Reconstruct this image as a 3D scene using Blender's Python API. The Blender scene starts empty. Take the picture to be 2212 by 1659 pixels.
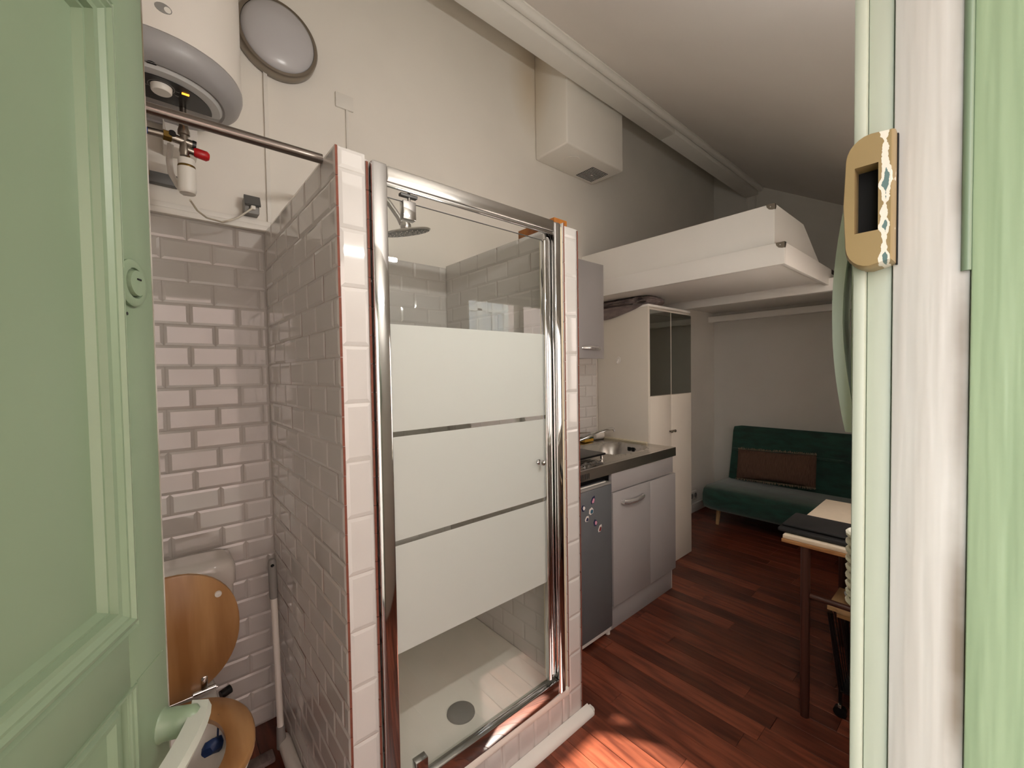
import bpy, bmesh, math, random
from mathutils import Vector, Matrix
random.seed(7)
SC = bpy.context.scene
COL = SC.collection
PI = math.pi

def lin(c):
    return tuple(((v/255)/12.92 if v/255 <= .04045 else ((v/255+.055)/1.055)**2.4) for v in c)

# ------------------------------------------------------------------ camera
cd = bpy.data.cameras.new('camera')
cam = bpy.data.objects.new('camera', cd)
COL.objects.link(cam)
cd.sensor_fit = 'HORIZONTAL'
cd.sensor_width = 36.0
cd.lens = 900.0/2212*36.0
cd.clip_start = .01
CR = Matrix(((.75434, .03016, -.65580), (-.65630, .01136, -.75441), (-.01530, .99948, .02836)))
M4 = CR.to_4x4()
M4.translation = Vector((0, 0, 1.43))
cam.matrix_world = M4
SC.camera = cam

# ------------------------------------------------------------------ world, sun, exposure
w = bpy.data.worlds.new('sky')
SC.world = w
w.use_nodes = True
bg = w.node_tree.nodes['Background']
bg.inputs[0].default_value = (.93, .97, 1.0, 1)
bg.inputs[1].default_value = 3.4
sd = bpy.data.lights.new('sun', 'SUN')
sd.energy = 11.0
sd.angle = math.radians(1.2)
sd.color = (1, .93, .84)
sun = bpy.data.objects.new('sun', sd)
COL.objects.link(sun)
sun.rotation_euler = Vector((-.62, .93, -1.62)).to_track_quat('-Z', 'Y').to_euler()
SC.view_settings.view_transform = 'Standard'
SC.view_settings.look = 'None'
SC.view_settings.gamma = 1
SC.view_settings.use_curve_mapping = False
SC.view_settings.exposure = 1.04
SC.cycles.max_bounces = 8
SC.cycles.diffuse_bounces = 6
SC.cycles.glossy_bounces = 4
SC.cycles.use_light_tree = False
SC.cycles.adaptive_threshold = .035
SC.cycles.adaptive_min_samples = 36
SC.cycles.transparent_max_bounces = 10
SC.cycles.sample_clamp_indirect = 2.5
SC.cycles.caustics_reflective = False
SC.cycles.caustics_refractive = False

# ------------------------------------------------------------------ materials
MATS = {}
def mat(name, rgb, rough=.5, metal=0, var=0, vscale=6, stretch=(1, 1, 1), rgb2=None, bump=0, bscale=60, rnd=0, spec=.5, coat=0, sheen=0):
    m = bpy.data.materials.new(name)
    m.use_nodes = True
    nt = m.node_tree
    N = nt.nodes
    L = nt.links
    b = N['Principled BSDF']
    b.inputs['Roughness'].default_value = rough
    b.inputs['Metallic'].default_value = metal
    b.inputs['Specular IOR Level'].default_value = spec
    if coat:
        b.inputs['Coat Weight'].default_value = coat
        b.inputs['Coat Roughness'].default_value = .08
    if sheen:
        b.inputs['Sheen Weight'].default_value = sheen
    c = lin(rgb)
    b.inputs['Base Color'].default_value = (*c, 1)
    if var or rgb2 or rnd or bump:
        tc = N.new('ShaderNodeTexCoord')
        mp = N.new('ShaderNodeMapping')
        oi = N.new('ShaderNodeObjectInfo')
        ml = N.new('ShaderNodeVectorMath')
        ml.operation = 'SCALE'
        cmb = N.new('ShaderNodeCombineXYZ')
        for i in range(3):
            L.new(oi.outputs['Random'], cmb.inputs[i])
        L.new(cmb.outputs[0], ml.inputs[0])
        ml.inputs['Scale'].default_value = 37
        L.new(ml.outputs[0], mp.inputs['Location'])
        L.new(tc.outputs['Object'], mp.inputs['Vector'])
        mp.inputs['Scale'].default_value = stretch
        no = N.new('ShaderNodeTexNoise')
        no.inputs['Scale'].default_value = vscale
        no.inputs['Detail'].default_value = 3
        L.new(mp.outputs[0], no.inputs['Vector'])
        c2 = lin(rgb2) if rgb2 else tuple(max(0, v*(1-var)) for v in c)
        mx = N.new('ShaderNodeMix')
        mx.data_type = 'RGBA'
        rp = N.new('ShaderNodeMapRange')
        rp.inputs[1].default_value = .35
        rp.inputs[2].default_value = .68
        L.new(no.outputs[0], rp.inputs[0])
        L.new(rp.outputs[0], mx.inputs[0])
        mx.inputs[6].default_value = (*c, 1)
        mx.inputs[7].default_value = (*c2, 1)
        out = mx.outputs[2]
        if rnd:
            hs = N.new('ShaderNodeHueSaturation')
            mr = N.new('ShaderNodeMapRange')
            mr.inputs[3].default_value = 1-rnd
            mr.inputs[4].default_value = 1+rnd
            L.new(oi.outputs['Random'], mr.inputs[0])
            L.new(mr.outputs[0], hs.inputs['Value'])
            L.new(out, hs.inputs['Color'])
            out = hs.outputs[0]
        L.new(out, b.inputs['Base Color'])
        if bump:
            n2 = N.new('ShaderNodeTexNoise')
            n2.inputs['Scale'].default_value = bscale
            n2.inputs['Detail'].default_value = 2
            L.new(mp.outputs[0], n2.inputs['Vector'])
            bp = N.new('ShaderNodeBump')
            bp.inputs['Strength'].default_value = bump
            bp.inputs['Distance'].default_value = .002
            L.new(n2.outputs[0], bp.inputs['Height'])
            L.new(bp.outputs[0], b.inputs['Normal'])
    MATS[name] = m
    return m

def emis(name, rgb, strength):
    m = bpy.data.materials.new(name)
    m.use_nodes = True
    b = m.node_tree.nodes['Principled BSDF']
    b.inputs['Base Color'].default_value = (*lin(rgb), 1)
    b.inputs['Emission Color'].default_value = (*lin(rgb), 1)
    b.inputs['Emission Strength'].default_value = strength
    MATS[name] = m
    return m

def thin_glass(name, tint, rough=.0, ior=1.5):
    m = bpy.data.materials.new(name)
    m.use_nodes = True
    nt = m.node_tree
    N = nt.nodes
    L = nt.links
    N.remove(N['Principled BSDF'])
    tr = N.new('ShaderNodeBsdfTransparent')
    tr.inputs[0].default_value = (*tint, 1)
    gl = N.new('ShaderNodeBsdfGlossy')
    gl.inputs['Roughness'].default_value = rough
    fr = N.new('ShaderNodeFresnel')
    fr.inputs[0].default_value = ior
    mx = N.new('ShaderNodeMixShader')
    ge = N.new('ShaderNodeNewGeometry')
    iv = N.new('ShaderNodeMath')
    iv.operation = 'SUBTRACT'
    iv.inputs[0].default_value = 1
    L.new(ge.outputs['Backfacing'], iv.inputs[1])
    mu = N.new('ShaderNodeMath')
    mu.operation = 'MULTIPLY'
    L.new(fr.outputs[0], mu.inputs[0])
    L.new(iv.outputs[0], mu.inputs[1])
    L.new(mu.outputs[0], mx.inputs[0])
    L.new(tr.outputs[0], mx.inputs[1])
    L.new(gl.outputs[0], mx.inputs[2])
    L.new(mx.outputs[0], N['Material Output'].inputs[0])
    MATS[name] = m
    return m

def frosted(name, rgb):
    m = bpy.data.materials.new(name)
    m.use_nodes = True
    nt = m.node_tree
    N = nt.nodes
    L = nt.links
    b = N['Principled BSDF']
    b.inputs['Base Color'].default_value = (*lin(rgb), 1)
    b.inputs['Roughness'].default_value = .45
    t = N.new('ShaderNodeBsdfTranslucent')
    t.inputs[0].default_value = (*lin(rgb), 1)
    mx = N.new('ShaderNodeMixShader')
    mx.inputs[0].default_value = .64
    L.new(b.outputs[0], mx.inputs[1])
    L.new(t.outputs[0], mx.inputs[2])
    L.new(mx.outputs[0], N['Material Output'].inputs[0])
    MATS[name] = m
    return m

mat('wall_paint', (238, 233, 224), .75, var=.05, vscale=2.5, bump=.12, bscale=40)
mat('wall_grey', (222, 218, 211), .75, var=.05, vscale=2.5, bump=.12, bscale=40)
mat('ceiling_paint', (238, 232, 226), .8, var=.04, vscale=2)
mat('white_paint', (232, 228, 220), .5, var=.04, vscale=5, bump=.08, bscale=30)
mat('loft_white', (247, 244, 239), .42, var=.03, vscale=3)
mat('tile', (204, 201, 197), .05, spec=.75, rnd=.03, var=.02, vscale=9, bump=.05, bscale=9)
mat('tile_body', (120, 66, 50), .8, var=.2, vscale=60)
mat('grout', (190, 186, 180), .85, var=.12, vscale=20)
mat('plank', (126, 66, 46), .32, rgb2=(84, 40, 28), vscale=5, stretch=(9, .9, 9), rnd=.42, bump=.06, bscale=14)
mat('floor_gap', (30, 12, 8), .8)
mat('green_paint', (122, 141, 115), .38, var=.08, vscale=3, bump=.10, bscale=22)
mat('green_paint_brushed', (154, 174, 140), .35, rgb2=(145, 166, 132), vscale=6, stretch=(14, 14, .8), bump=.9, bscale=5)
mat('pale_green', (186, 194, 177), .45, var=.10, vscale=4, stretch=(6, 6, 1), bump=.1, bscale=20)
mat('handle_paint', (176, 180, 168), .4, var=.08, vscale=20)
mat('chrome', (214, 214, 214), .07, 1)
mat('satin_chrome', (198, 196, 192), .22, 1)
mat('steel', (206, 203, 197), .27, 1, var=.08, vscale=30, stretch=(1, 8, 8))
mat('handle_silver', (226, 224, 222), .22, .75)
mat('nickel', (150, 142, 132), .32, 1)
mat('rod_metal', (130, 122, 116), .25, 1)
mat('brass', (120, 96, 50), .35, 1)
mat('heater_white', (232, 226, 218), .35)
mat('heater_grey', (158, 156, 156), .4)
mat('heater_light_grey', (186, 186, 184), .4)
mat('black_plastic', (16, 16, 18), .3)
mat('dark_gap', (8, 7, 6), .9)
mat('opal', (190, 188, 190), .25)
mat('plastic_white', (228, 224, 216), .4)
mat('plastic_grey', (140, 138, 134), .5)
mat('plastic_dark_grey', (92, 92, 90), .5)
mat('red_plastic', (176, 16, 24), .35)
mat('red_rubber', (170, 40, 30), .4)
mat('blue_rubber', (24, 72, 160), .35)
mat('blue_block', (8, 44, 96), .5, var=.3, vscale=80)
mat('ceramic', (228, 224, 218), .08, coat=.3)
mat('seat_wood', (180, 138, 92), .3, rgb2=(148, 104, 62), vscale=3, stretch=(7, 1, .8))
mat('tray_white', (244, 240, 230), .3, var=.04, vscale=6)
mat('cab_grey', (158, 155, 154), .4, var=.04, vscale=3)
mat('cab_side_white', (224, 220, 212), .5)
mat('fridge_grey', (98, 101, 104), .38, var=.03, vscale=5)
mat('fridge_dark', (58, 58, 62), .4)
mat('ward_white', (224, 218, 206), .5, var=.03, vscale=3)
mat('mirror', (176, 178, 172), .02, 1)
mat('sofa_green', (22, 72, 58), .75, rgb2=(14, 48, 40), vscale=9, stretch=(1, 1, 3), bump=.8, bscale=16, sheen=.5)
mat('cushion_brown', (112, 84, 68), .9, rgb2=(82, 58, 46), vscale=20, stretch=(1, 20, 1), bump=.6, bscale=60)
mat('fringe', (150, 132, 112), .9)
mat('light_wood', (196, 156, 110), .5, var=.2, vscale=4, stretch=(1, 8, 1))
mat('table_top', (232, 214, 190), .4, var=.05, vscale=30)
mat('edge_wood', (182, 132, 84), .5, rgb2=(150, 104, 62), vscale=8, stretch=(2, 2, 20))
mat('dark_leg', (74, 44, 36), .35, 0)
mat('black_fabric', (22, 20, 20), .7, var=.3, vscale=20)
mat('taupe_fabric', (128, 114, 110), .85, rgb2=(92, 80, 78), vscale=12, stretch=(3, 1, 3), bump=1.0, bscale=26)
mat('keeper_beige', (150, 130, 90), .35, var=.06, vscale=10)
mat('wedge_wood', (168, 104, 36), .6, rgb2=(110, 60, 24), vscale=8)
mat('grey_block', (112, 112, 108), .6)
mat('sponge_yellow', (206, 160, 60), .9, bump=.6, bscale=120)
mat('sponge_green', (50, 74, 50), .95, bump=.8, bscale=160)
mat('stucco_pink', (226, 202, 193), .9, var=.15, vscale=8, bump=.6, bscale=30)
mat('concrete', (170, 164, 154), .9, var=.15, vscale=3)
mat('cord_white', (214, 208, 192), .5)
mat('plaster_patch', (214, 204, 176), .8)
mat('mag_navy', (30, 34, 70), .5)
mat('mag_pink', (214, 150, 170), .5)
mat('mag_white', (226, 220, 214), .5)
mat('mag_teal', (50, 96, 118), .5)
mat('mag_red', (110, 20, 24), .5)
mat('bowl_white', (206, 208, 208), .3)
emis('led_orange', (255, 150, 40), 2.2)
emis('tube_light', (255, 250, 244), 142)
thin_glass('clear_glass', (.985, .995, .985), 0, 1.8)
thin_glass('window_glass', (.96, .98, .97))
frosted('frost', (244, 247, 243))

def jamb_mat():
    # white brushed paint with grey dirt collected along the outer edge (world y near .02)
    m = mat('jamb_white', (196, 195, 189), .45, rgb2=(187, 184, 177), vscale=5, stretch=(14, 14, .7), bump=.7, bscale=5)
    nt = m.node_tree
    N = nt.nodes
    L = nt.links
    b = N['Principled BSDF']
    old = b.inputs['Base Color'].links[0].from_socket
    tc = N.new('ShaderNodeTexCoord')
    sp = N.new('ShaderNodeSeparateXYZ')
    L.new(tc.outputs['Object'], sp.inputs[0])
    r1 = N.new('ShaderNodeMapRange')
    r1.inputs[1].default_value = .030
    r1.inputs[2].default_value = .019
    L.new(sp.outputs[1], r1.inputs[0])
    no = N.new('ShaderNodeTexNoise')
    no.inputs['Scale'].default_value = 4.5
    no.inputs['Detail'].default_value = 5
    L.new(tc.outputs['Object'], no.inputs['Vector'])
    r2 = N.new('ShaderNodeMapRange')
    r2.inputs[1].default_value = .38
    r2.inputs[2].default_value = .62
    L.new(no.outputs[0], r2.inputs[0])
    mu = N.new('ShaderNodeMath')
    mu.operation = 'MULTIPLY'
    L.new(r1.outputs[0], mu.inputs[0])
    L.new(r2.outputs[0], mu.inputs[1])
    mx = N.new('ShaderNodeMix')
    mx.data_type = 'RGBA'
    L.new(mu.outputs[0], mx.inputs[0])
    L.new(old, mx.inputs[6])
    mx.inputs[7].default_value = (*lin((118, 106, 90)), 1)
    L.new(mx.outputs[2], b.inputs['Base Color'])
jamb_mat()

def keeper_mat():
    m = MATS['keeper_beige']
    nt = m.node_tree
    N = nt.nodes
    L = nt.links
    b = N['Principled BSDF']
    old = b.inputs['Base Color'].links[0].from_socket
    tc = N.new('ShaderNodeTexCoord')
    sp = N.new('ShaderNodeSeparateXYZ')
    L.new(tc.outputs['Object'], sp.inputs[0])
    no = N.new('ShaderNodeTexNoise')
    no.inputs['Scale'].default_value = 55
    no.inputs['Detail'].default_value = 8
    L.new(tc.outputs['Object'], no.inputs['Vector'])
    def band(c, hw, gain):
        s = N.new('ShaderNodeMath'); s.operation = 'SUBTRACT'
        L.new(sp.outputs[1], s.inputs[0]); s.inputs[1].default_value = c
        a = N.new('ShaderNodeMath'); a.operation = 'ABSOLUTE'
        L.new(s.outputs[0], a.inputs[0])
        n = N.new('ShaderNodeMath'); n.operation = 'MULTIPLY_ADD'
        L.new(no.outputs[0], n.inputs[0]); n.inputs[1].default_value = gain; n.inputs[2].default_value = hw-gain*.5
        g = N.new('ShaderNodeMath'); g.operation = 'LESS_THAN'
        L.new(a.outputs[0], g.inputs[0]); L.new(n.outputs[0], g.inputs[1])
        return g.outputs[0]
    for c, hw, gain, col in ((.0700, .0032, .016, (226, 222, 208)), (.0696, .0002, .016, (96, 122, 120))):
        mx = N.new('ShaderNodeMix'); mx.data_type = 'RGBA'
        L.new(band(c, hw, gain), mx.inputs[0]); L.new(old, mx.inputs[6])
        mx.inputs[7].default_value = (*lin(col), 1)
        old = mx.outputs[2]
    L.new(old, b.inputs['Base Color'])
keeper_mat()

# ------------------------------------------------------------------ geometry helpers
def B():
    return bmesh.new()

def box(bm, x0, x1, y0, y1, z0, z1, bev=0, seg=2, M=None):
    mt = Matrix.Translation(((x0+x1)/2, (y0+y1)/2, (z0+z1)/2)) @ Matrix.Diagonal((abs(x1-x0), abs(y1-y0), abs(z1-z0), 1))
    if M is not None:
        mt = M @ mt
    r = bmesh.ops.create_cube(bm, size=1, matrix=mt)
    if bev > 0:
        es = list({e for v in r['verts'] for e in v.link_edges})
        bmesh.ops.bevel(bm, geom=es, offset=bev, segments=seg, affect='EDGES', profile=.5)
    return bm

def rings(bm, rs, cap=True, closed=False):
    vs = [[bm.verts.new(p) for p in r] for r in rs]
    n = len(vs[0])
    prs = list(zip(vs[:-1], vs[1:]))
    if closed:
        prs.append((vs[-1], vs[0]))
    for a, b in prs:
        for i in range(n):
            j = (i+1) % n
            try:
                bm.faces.new((a[i], a[j], b[j], b[i]))
            except ValueError:
                pass
    if cap and not closed:
        try:
            bm.faces.new(list(reversed(vs[0])))
            bm.faces.new(vs[-1])
        except ValueError:
            pass
    return bm

def tube(bm, pts, r, seg=10, cap=True, flat=None):
    pts = [Vector(p) for p in pts]
    n = len(pts)
    rr = r if isinstance(r, (list, tuple)) else [r]*n
    up = None
    out = []
    for i, p in enumerate(pts):
        t = (pts[min(i+1, n-1)]-pts[max(i-1, 0)]).normalized()
        if up is None:
            up = Vector((0, 0, 1)) if abs(t.z) < .9 else Vector((0, 1, 0))
        u = (up-t*up.dot(t)).normalized()
        v = t.cross(u)
        up = u
        k = (1, 1) if flat is None else flat
        out.append([p+u*math.cos(a)*rr[i]*k[0]+v*math.sin(a)*rr[i]*k[1] for a in [2*PI*j/seg for j in range(seg)]])
    return rings(bm, out, cap)

def lathe(bm, prof, M=None, seg=32, a0=0, a1=2*PI):
    M = M or Matrix()
    full = abs(a1-a0-2*PI) < 1e-6
    rs = []
    for (r, z) in prof:
        n = seg if full else seg+1
        rs.append([M @ Vector((r*math.cos(a0+(a1-a0)*i/seg), r*math.sin(a0+(a1-a0)*i/seg), z)) for i in range(n)])
    vs = [[bm.verts.new(p) for p in r] for r in rs]
    n = len(vs[0])
    for a, b in zip(vs[:-1], vs[1:]):
        for i in range(n if full else n-1):
            j = (i+1) % n
            bm.faces.new((a[i], a[j], b[j], b[i]))
    bmesh.ops.remove_doubles(bm, verts=bm.verts, dist=1e-6)
    return bm

def prism(bm, pts, vec):
    v = Vector(vec)
    a = [bm.verts.new(p) for p in pts]
    b = [bm.verts.new(Vector(p)+v) for p in pts]
    n = len(a)
    bm.faces.new(list(reversed(a)))
    bm.faces.new(b)
    for i in range(n):
        j = (i+1) % n
        bm.faces.new((a[i], a[j], b[j], b[i]))
    return bm

def obj(name, bm, material, parent=None, smooth=40, M=None):
    bmesh.ops.recalc_face_normals(bm, faces=bm.faces)
    me = bpy.data.meshes.new(name)
    bm.to_mesh(me)
    bm.free()
    me.materials.append(MATS[material])
    if smooth:
        for p in me.polygons:
            p.use_smooth = True
        me.set_sharp_from_angle(angle=math.radians(smooth))
    o = bpy.data.objects.new(name, me)
    COL.objects.link(o)
    if M is not None:
        o.matrix_world = M
    if parent:
        o.parent = parent
        if M is None:
            o.matrix_parent_inverse = parent.matrix_world.inverted()
    return o

def tag(o, label, cat, kind=None, group=None):
    o['label'] = label
    o['category'] = cat
    if kind:
        o['kind'] = kind
    if group:
        o['group'] = group
    return o

def thing(name, label, cat, loc=(0, 0, 0), kind=None, group=None):
    o = bpy.data.objects.new(name, None)
    COL.objects.link(o)
    o.empty_display_size = .05
    o.location = loc
    o.matrix_world = Matrix.Translation(loc)
    return tag(o, label, cat, kind, group)

def part(name, m, parent, fn, smooth=40):
    bm = B()
    fn(bm)
    return obj(name, bm, m, parent, smooth)

def bx(name, m, parent, *a, bev=.002, **k):
    bm = B()
    box(bm, *a, bev=bev, **k)
    return obj(name, bm, m, parent)

# ---- metro tile: shared mesh per size, local plane xy, front +z
TILES = {}
def tile_mesh(w_, h_):
    k = (round(w_, 4), round(h_, 4))
    if k in TILES:
        return TILES[k]
    bm = B()
    t0, t1 = .0062, .0087
    i = min(.009, w_*.3, h_*.3)
    def ring(x0, y0, x1, y1, z):
        return [bm.verts.new((x, y, z)) for x, y in ((x0, y0), (x1, y0), (x1, y1), (x0, y1))]
    a = ring(0, 0, w_, h_, 0)
    b = ring(0, 0, w_, h_, t0)
    c = ring(i, i, w_-i, h_-i, t1)
    for s, (p, q) in enumerate(((a, b), (b, c))):
        for n in range(4):
            f = bm.faces.new((p[n], p[(n+1) % 4], q[(n+1) % 4], q[n]))
            f.material_index = 1 if s == 0 else 0
    bm.faces.new(c)
    me = bpy.data.meshes.new('tile')
    bm.to_mesh(me)
    bm.free()
    me.materials.append(MATS['tile'])
    me.materials.append(MATS['tile_body'])
    TILES[k] = me
    return me

def tile_field(parent, origin, U, V, wu, hv, tw=.150, th=.0755, pu=.1525, pv=.0775, shift=.5, off=0, voff=0, skip=None):
    """rows along V, tiles along U; field wu x hv, from the top down"""
    U = Vector(U); V = Vector(V); Wn = U.cross(V)
    R = Matrix((U, V, Wn)).transposed().to_4x4()
    row = 0
    v1 = hv-voff
    while v1 > .012:
        v0, v1c = max(0, v1-th), min(v1, hv)
        u = -((row % 2)*shift*pu)+off
        while u < wu-.004:
            a, b = max(0, u), min(wu, u+tw)
            if b-a > .012 and v1c-v0 > .012 and not (skip and skip((a+b)/2, (v0+v1)/2)):
                o = bpy.data.objects.new('tile', tile_mesh(b-a, v1c-v0))
                COL.objects.link(o)
                T = Matrix.Translation(Vector(origin)+U*a+V*v0) @ R
                # tiny setting unevenness
                T = T @ Matrix.Rotation(random.gauss(0, .0035), 4, 'X') @ Matrix.Rotation(random.gauss(0, .0025), 4, 'Y')
                o.matrix_world = T
                o.parent = parent
                o.matrix_parent_inverse = parent.matrix_world.inverted()
            u += pu
        v1 -= pv
        row += 1

YB = 1.95      # back wall tile face
YF = 1.102     # shower front
XL, XR = -.45, 4.58

# ================================================================== STRUCTURE
def ceil_z(y):
    return 3.217+(y-1.514)*.589

def stain_mat():
    m = mat('wall_back_paint', (238, 233, 224), .75, var=.05, vscale=2.5, bump=.12, bscale=40)
    nt = m.node_tree
    N = nt.nodes
    L = nt.links
    b = N['Principled BSDF']
    old = b.inputs['Base Color'].links[0].from_socket
    tc = N.new('ShaderNodeTexCoord')
    mp = N.new('ShaderNodeMapping')
    mp.inputs['Location'].default_value = (-1.88*5.5, -1.95*5.5, -3.28*2.6)
    mp.inputs['Scale'].default_value = (5.5, 5.5, 2.6)
    L.new(tc.outputs['Object'], mp.inputs['Vector'])
    ln = N.new('ShaderNodeVectorMath')
    ln.operation = 'LENGTH'
    L.new(mp.outputs[0], ln.inputs[0])
    mr = N.new('ShaderNodeMapRange')
    mr.inputs[1].default_value = .95
    mr.inputs[2].default_value = .1
    mr.inputs[3].default_value = 0
    mr.inputs[4].default_value = .38
    L.new(ln.outputs['Value'], mr.inputs[0])
    mx = N.new('ShaderNodeMix')
    mx.data_type = 'RGBA'
    L.new(mr.outputs[0], mx.inputs[0])
    L.new(old, mx.inputs[6])
    mx.inputs[7].default_value = (*lin((206, 176, 122)), 1)
    L.new(mx.outputs[2], b.inputs['Base Color'])
stain_mat()
# floor
bm = B(); box(bm, XL-.1, XR+.1, -.12, 2.06, -.12, -.012)
floor = tag(obj('floor', bm, 'floor_gap'), 'red brown hardwood plank floor of the studio', 'floor', 'structure')
PW = .0905
x = XL
pi = 0
PM = {}
while x < XR:
    w_ = min(PW, XR-x)
    cuts = [-.02]
    y = -.02+random.uniform(.25, 1.2)
    while y < 1.9:
        cuts.append(y)
        y += random.uniform(.7, 1.4)
    if 1.62 < x < 1.70:
        cuts = [-.02, .62]
    cuts.append(1.955)
    for a, b in zip(cuts[:-1], cuts[1:]):
        if b-a < .05:
            continue
        bm = B(); box(bm, 0, w_-.0014, 0, b-a-.0012, -.02, random.uniform(-.0006, 0), bev=.0008, seg=1)
        me = obj('plank', bm, 'plank', floor, smooth=0)
        me.location = (x, a, 0)
    x += PW
# back wall
bm = B(); box(bm, XL-.1, XR+.1, 1.9555, 2.06, -.1, 3.75)
wall_back = tag(obj('wall_back', bm, 'wall_back_paint'), 'long cream back wall, metro tiled low behind toilet and in shower', 'wall', 'structure')
# grout bed behind tiles
bx('grout_bed', 'grout', wall_back, XL, .372, 1.9532, 1.9560, 0, 2.012, bev=0)
bx('grout_bed', 'grout', wall_back, .45, 1.242, 1.9530, 1.9560, .1, 2.0, bev=0)
tile_field(wall_back, (XL, 1.9590, 0), (1, 0, 0), (0, 0, 1), .37-XL-.001, 2.010, off=-.04, voff=0)
tile_field(wall_back, (.462, 1.9590, .165), (1, 0, 0), (0, 0, 1), .768, 1.835, off=-.03)
bm = B(); box(bm, 1.33, 2.545, 1.9535, 1.9565, .93, 1.56)
wk = tag(obj('wall_kitchen', bm, 'grout'), 'white metro tile splashback behind the kitchen sink', 'splashback', 'structure')
tile_field(wk, (1.33, 1.9590, .931), (1, 0, 0), (0, 0, 1), 1.212, .62, off=-.06)
# other walls
bm = B(); box(bm, XL-.1, XL, -.12, 2.06, -.1, 3.7)
tag(obj('wall_left', bm, 'wall_paint'), 'cream side wall beside the toilet', 'wall', 'structure')
bm = B(); box(bm, XR, XR+.1, -.12, 2.06, -.1, 3.7)
wall_far = tag(obj('wall_far', bm, 'wall_grey'), 'grey end wall behind the green sofa', 'wall', 'structure')
# front wall with doorway and window openings
bm = B()
FY0, FY1 = -.12, .10
for a in ((XL-.1, -.40, -.1, 2.5), (-.40, .64, 2.05, 2.5), (.64, 1.50, -.1, 2.5), (1.50, 3.00, -.1, .98), (1.50, 3.00, 1.95, 2.5), (3.00, XR+.1, -.1, 2.5)):
    box(bm, a[0], a[1], FY0, FY1, a[2], a[3])
tag(obj('wall_front', bm, 'wall_paint'), 'cream wall holding the entrance doorway and the window', 'wall', 'structure')
# ceiling (sloped)
bm = B()
y0, y1 = -.2, 2.1
prism(bm, [(XL-.1, y0, ceil_z(y0)), (XL-.1, y1, ceil_z(y1)), (XL-.1, y1, ceil_z(y1)+.1), (XL-.1, y0, ceil_z(y0)+.1)], (XR-XL+.2, 0, 0))
tag(obj('ceiling', bm, 'ceiling_paint'), 'sloping off white plaster ceiling', 'ceiling', 'structure')
# beam
bmr = thing('ceiling_beam', 'white boxed beam running below the sloping ceiling', 'beam', (XL, 1.58, 3.14), 'structure')
bx('beam_board', 'white_paint', bmr, XL, 2.93, 1.525, 1.64, 3.14, 3.36, bev=.004)
bx('beam_board', 'white_paint', bmr, 2.933, XR, 1.525, 1.64, 3.141, 3.36, bev=.004)
bm = B(); tube(bm, [(XL, 1.503, 3.185), (XR, 1.503, 3.185)], .022, 12)
box(bm, XL, XR, 1.478, 1.525, 3.19, 3.25, bev=.005)
obj('moulding', bm, 'white_paint', bmr)
# ledge boards on top of the toilet tiling
lg = thing('trim_1', 'narrow white wooden ledge along top of the toilet tiling', 'ledge', (-.03, 1.94, 2.01), 'structure')
bx('board', 'white_paint', lg, XL, .387, 1.928, 1.956, 2.0125, 2.034, bev=.002)
bx('board', 'white_paint', lg, XL, .392, 1.934, 1.956, 2.035, 2.056, bev=.003)
# shower walls
bm = B(); box(bm, .3730, .4585, 1.1056, 1.9535, 0, 2.006)
wsl = tag(obj('wall_shower_left', bm, 'grout'), 'white metro tiled partition between toilet and shower', 'wall', 'structure')
tile_field(wsl, (.3790, 1.951, .0), (0, -1, 0), (0, 0, 1), 1.951-YF, 2.017, off=-.03)
tile_field(wsl, (.4525, YF, .16), (0, 1, 0), (0, 0, 1), 1.951-YF, 1.84, off=-.05)
tile_field(wsl, (.3805, 1.1115, .0), (1, 0, 0), (0, 0, 1), .0705, 2.017, tw=.0705, pu=.2, th=.1502, pv=.1525, shift=0, voff=-.0985)
bm = B(); box(bm, 1.2345, 1.3220, 1.1056, 1.9535, 0, 2.0)
wsr = tag(obj('wall_shower_right', bm, 'grout'), 'white metro tiled partition between shower and kitchen', 'wall', 'structure')
tile_field(wsr, (1.2405, 1.951, .16), (0, -1, 0), (0, 0, 1), 1.951-YF, 1.85, off=-.02)
tile_field(wsr, (1.3160, YF, .0), (0, 1, 0), (0, 0, 1), 1.951-YF, 1.995, off=-.03, skip=lambda u, v: u > .27)
tile_field(wsr, (1.2425, 1.1115, .0), (1, 0, 0), (0, 0, 1), .0725, 2.0, tw=.0725, pu=.2, th=.1502, pv=.1525, shift=0, voff=-.11)
# sill
bm = B(); box(bm, .4585, 1.2345, 1.1056, 1.18, 0, .135)
wss = tag(obj('wall_shower_sill', bm, 'grout'), 'low tiled kerb under the shower door', 'kerb', 'structure')
tile_field(wss, (.4625, 1.1115, .0), (1, 0, 0), (0, 0, 1), .772, .132, tw=.0755, pu=.0775, th=.132, pv=.2, shift=0, off=-.036)
bx('sill_top', 'tray_white', wss, .4605, 1.2325, 1.094, 1.18, .134, .166, bev=.006)
# floor trim in front of the shower
bm = B(); prism(bm, [(.36, 1.1015, 0), (.36, 1.066, 0), (.36, 1.066, .010), (.36, 1.074, .020), (.36, 1.092, .028), (.36, 1.1015, .031)], (.990, 0, 0))
prism(bm, [(1.3505, 1.1015, 0), (1.3505, 1.066, 0), (1.360, 1.070, 0), (1.366, 1.080, 0), (1.368, 1.1015, 0)], (0, 0, .018))
tag(obj('trim_2', bm, 'white_paint'), 'white painted floor moulding in front of the shower kerb', 'moulding', 'structure')
# baseboard
bm = B(); box(bm, 3.18, XR, 1.935, 1.9555, 0, .085, bev=.003)
tag(obj('baseboard_back', bm, 'white_paint'), 'white baseboard on back wall beside the sofa', 'baseboard', 'structure')
bm = B(); box(bm, XR-.018, XR, .1, 1.934, 0, .085, bev=.003)
tag(obj('baseboard_far', bm, 'white_paint'), 'white baseboard on end wall behind the sofa', 'baseboard', 'structure')

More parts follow.
